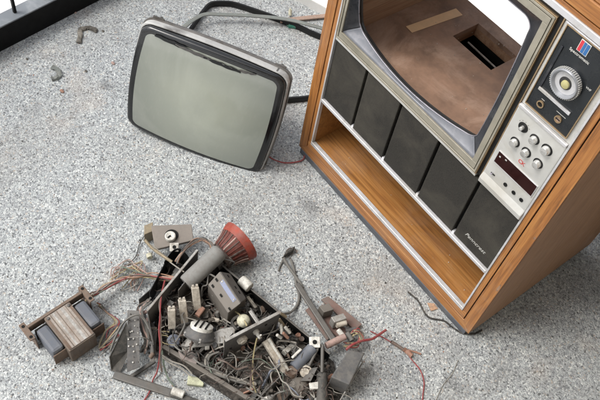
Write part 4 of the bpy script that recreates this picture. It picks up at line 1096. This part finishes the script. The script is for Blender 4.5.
# rusty board with metal cans
rb = thing('rusty_board', 'rust brown board strip with two boxy metal cans beside the dark grey box', 'circuit board', L(332, 320))
for pts in (((321, 299.5, .02), (328, 296, .02), (362, 324, .02), (355, 330, .02)), ((305.5, 310, .02), (309, 307, .02), (333, 336, .02), (327, 340, .02)), ((322, 304, .012), (333, 318, .012), (352, 334, .012), (338, 338, .012), (316, 315, .012))):
    flatp('board_strip', pts, .006, 'rust_red', rb)
def can(a, b, c_, h, mat, z0=.02):
    A, B, Cq = L(*a, h), L(*b, h), L(*c_, h); D = A + (Cq - B)
    bm = BM(); slab(bm, [A, B, Cq, D], (0, 0, -(h - z0))); return obj('metal_can', bm, mat, rb, .002)
can((319, 306), (329, 303), (334, 309.5), .065, 'taupe')
can((331, 317), (343.5, 313), (347, 318.5), .07, 'steel_light')
rod('coil_can', (336, 325, .05), (346, 322, .05), .012, 'ceramic', rb)
rod('coil_can', (346, 331, .03), (356, 329, .03), .008, 'dark_grey', rb)
bar('board_rail', (297, 284, .03), (334, 341, .045), .010, .005, 'steel', rb)
rod('tan_capacitor', (326, 346, .06), (345, 336.5, .06), .012, 'w_pink', rb)
rod('coil_can', (347, 333, .04), (352, 341, .04), .01, 'w_grey', rb)
rod('coil_can', (338, 330, .05), (343, 336, .05), .009, 'ivory', rb)
for i in range(12):
    j = lambda a=3: random.uniform(-a, a)
    bm = BM(); tube(bm, [L(350 + j(), 336 + j(), .04), L(356 + j(), 331 + j(), .05), L(361 + j(), 336 + j(), .04), L(356 + j(), 345 + j(), .04), L(346 + j(), 345 + j(), .05)], .002, 5); obj('lead', bm, random.choice(['w_grey', 'w_brown', 'w_yellow', 'w_dark', 'w_red']), rb, smooth=True)
bm = BM(); tube(bm, [L(346, 350, .06), L(352, 345, .07), L(362, 341, .06), L(372, 339, .045), L(380, 334, .035), L(386, 330, .03)], .0045, 8); obj('lead', bm, 'w_red', rb, smooth=True)

# black cover box at the lower right
hB = .115
bm = BM(); P = [L(348.5, 349.5, hB), L(365, 352.5, hB), L(349.5, 385, hB), L(331, 377, hB)]
slab(bm, P, (0, 0, -.085)); o = obj('cover_box', bm, 'dark_grey', base=P[0] - V((0, 0, .1)), bevel=.004); tag(o, 'smooth dark grey box on the lower right end of the chassis', 'box')
bm = BM(); tube(bm, [L(366, 357, .04), L(338, 404, .04)], .01, sub=1, flat=(.002, .012)); o = obj('metal_strip', bm, 'steel_light', base=L(352, 380)); tag(o, 'thin bright metal strip along the right side of the dark grey box', 'metal strip')
bm = BM(); slab(bm, [L(364, 358, .03), L(340, 399, .03), L(352, 402, .002), L(370, 366, .002)][::1], (0, 0, -.001)) ; bm.free()

# mains plug and cord
pg = thing('mains_plug', 'black plug on a grey cord lying on the pebbles right of the orange yoke', 'plug', L(290, 255))
bm = BM(); F = (L(289, 254, .0), (L(295, 251, 0) - L(283, 257, 0)).normalized(), (L(291, 250, 0) - L(287, 258, 0)).normalized(), V((0, 0, 1)))
fbox(bm, F, (-.022, .020), (-.014, .014), (.002, .028)); obj('plug_body', bm, 'w_dark', pg, .006)
bm = BM(); tube(bm, [L(283, 257, .02), L(288, 266, .015), L(298, 280, .012), L(303, 288, .012)], .0055, 8); obj('cord', bm, 'w_grey', pg, smooth=True)
bm = BM(); tube(bm, [L(290, 258, .015), L(294, 270, .008), L(296, 284, .008), L(299, 296, .008), L(297, 305, .008), L(291, 312, .02), L(283, 314, .05)], .0045, 8); obj('cord', bm, 'w_grey', pg, smooth=True)
bm = BM(); tube(bm, [L(283, 260, .01), L(280, 266, .006), L(278.5, 271, .006)], .0032, 6); obj('cord', bm, 'w_grey', pg, smooth=True)
bm = BM(); tube(bm, [L(286, 251, .01), L(290, 248, .01), L(295, 249, .01), L(297, 253, .01)], .0018, 6); obj('cord', bm, 'w_brown', pg, smooth=True)
# red wire with terracotta sleeve
rw = thing('sleeved_wire', 'thin dark red wire with a terracotta sleeve curling down the floor right of the scrap', 'wire', L(405, 352))
bm = BM(); tube(bm, [L(370, 331, .01), L(384, 338, .006), L(394, 344, .006), L(404, 350, .006), (L(412, 360, .004)), L(420, 370, .004), L(424, 382, .004), L(423, 394, .004), L(422, 405, .004)], .0022, 6); obj('wire', bm, 'w_red', rw, smooth=True)
bm = BM(); tube(bm, [L(391, 341.5, .008), L(398, 346, .008), L(404, 350, .008)], .006, 8); obj('sleeve', bm, 'w_brown', rw, smooth=True)
bm = BM(); tube(bm, [L(404, 349, .009), L(412, 356, .009)], .0085, 8, 2); obj('sleeve', bm, 'terracotta', rw, smooth=True)
bm = BM(); tube(bm, [L(408, 350, .006), L(415, 352, .006), L(421, 354, .006)], .0035, 6); obj('sleeve', bm, 'terracotta', rw, smooth=True)

# ------------------------------------------------------------------ unseen roof and wall, added to shade the near side of the terrace
BLOCKERS = True
if BLOCKERS:
    bm = BM(); box(bm, .8, 4.2, -4.8, 3.4, 2.95, 3.1)
    o = obj('blocker_roof', bm, 'blocker_grey', base=(2.5, 0, 2.95)); tag(o, 'unseen flat grey roof slab added to shade the near side of the terrace', 'roof')
    bm = BM(); box(bm, 3.4, 3.6, -4.8, 3.4, G0, 2.949)
    o = obj('blocker_wall', bm, 'blocker_cream', base=(3.5, 0, G0)); tag(o, 'unseen cream wall added on the camera side to block sky and bounce light', 'wall')

# ------------------------------------------------------------------ light
w = bpy.data.worlds.new('World'); scene.world = w; w.use_nodes = True
nt = w.node_tree; bg = nt.nodes['Background']
sky = nt.nodes.new('ShaderNodeTexSky'); sky.sky_type = 'NISHITA'; sky.sun_disc = False
EL, AZ = math.radians(56), math.radians(235)      # AZ: direction towards the sun, from +X counter-clockwise
sky.sun_elevation = EL; sky.sun_rotation = math.pi / 2 - AZ
sky.dust_density = 4; sky.air_density = 1.0
hs = nt.nodes.new('ShaderNodeHueSaturation'); hs.inputs['Saturation'].default_value = .26
nt.links.new(sky.outputs[0], hs.inputs['Color']); nt.links.new(hs.outputs[0], bg.inputs[0])
bg.inputs[1].default_value = .15
sd = bpy.data.lights.new('sun', 'SUN'); sd.energy = 1.0; sd.angle = math.radians(24); sd.color = (1, .96, .90)
so = bpy.data.objects.new('sun', sd); COL.objects.link(so)
dv = V((math.cos(EL) * math.cos(AZ), math.cos(EL) * math.sin(AZ), math.sin(EL)))
so.rotation_euler = dv.to_track_quat('Z', 'Y').to_euler(); so.location = dv * 10

vs = scene.view_settings
vs.view_transform = 'Standard'; vs.look = 'None'; vs.gamma = 1; vs.exposure = 0.86; vs.use_curve_mapping = False
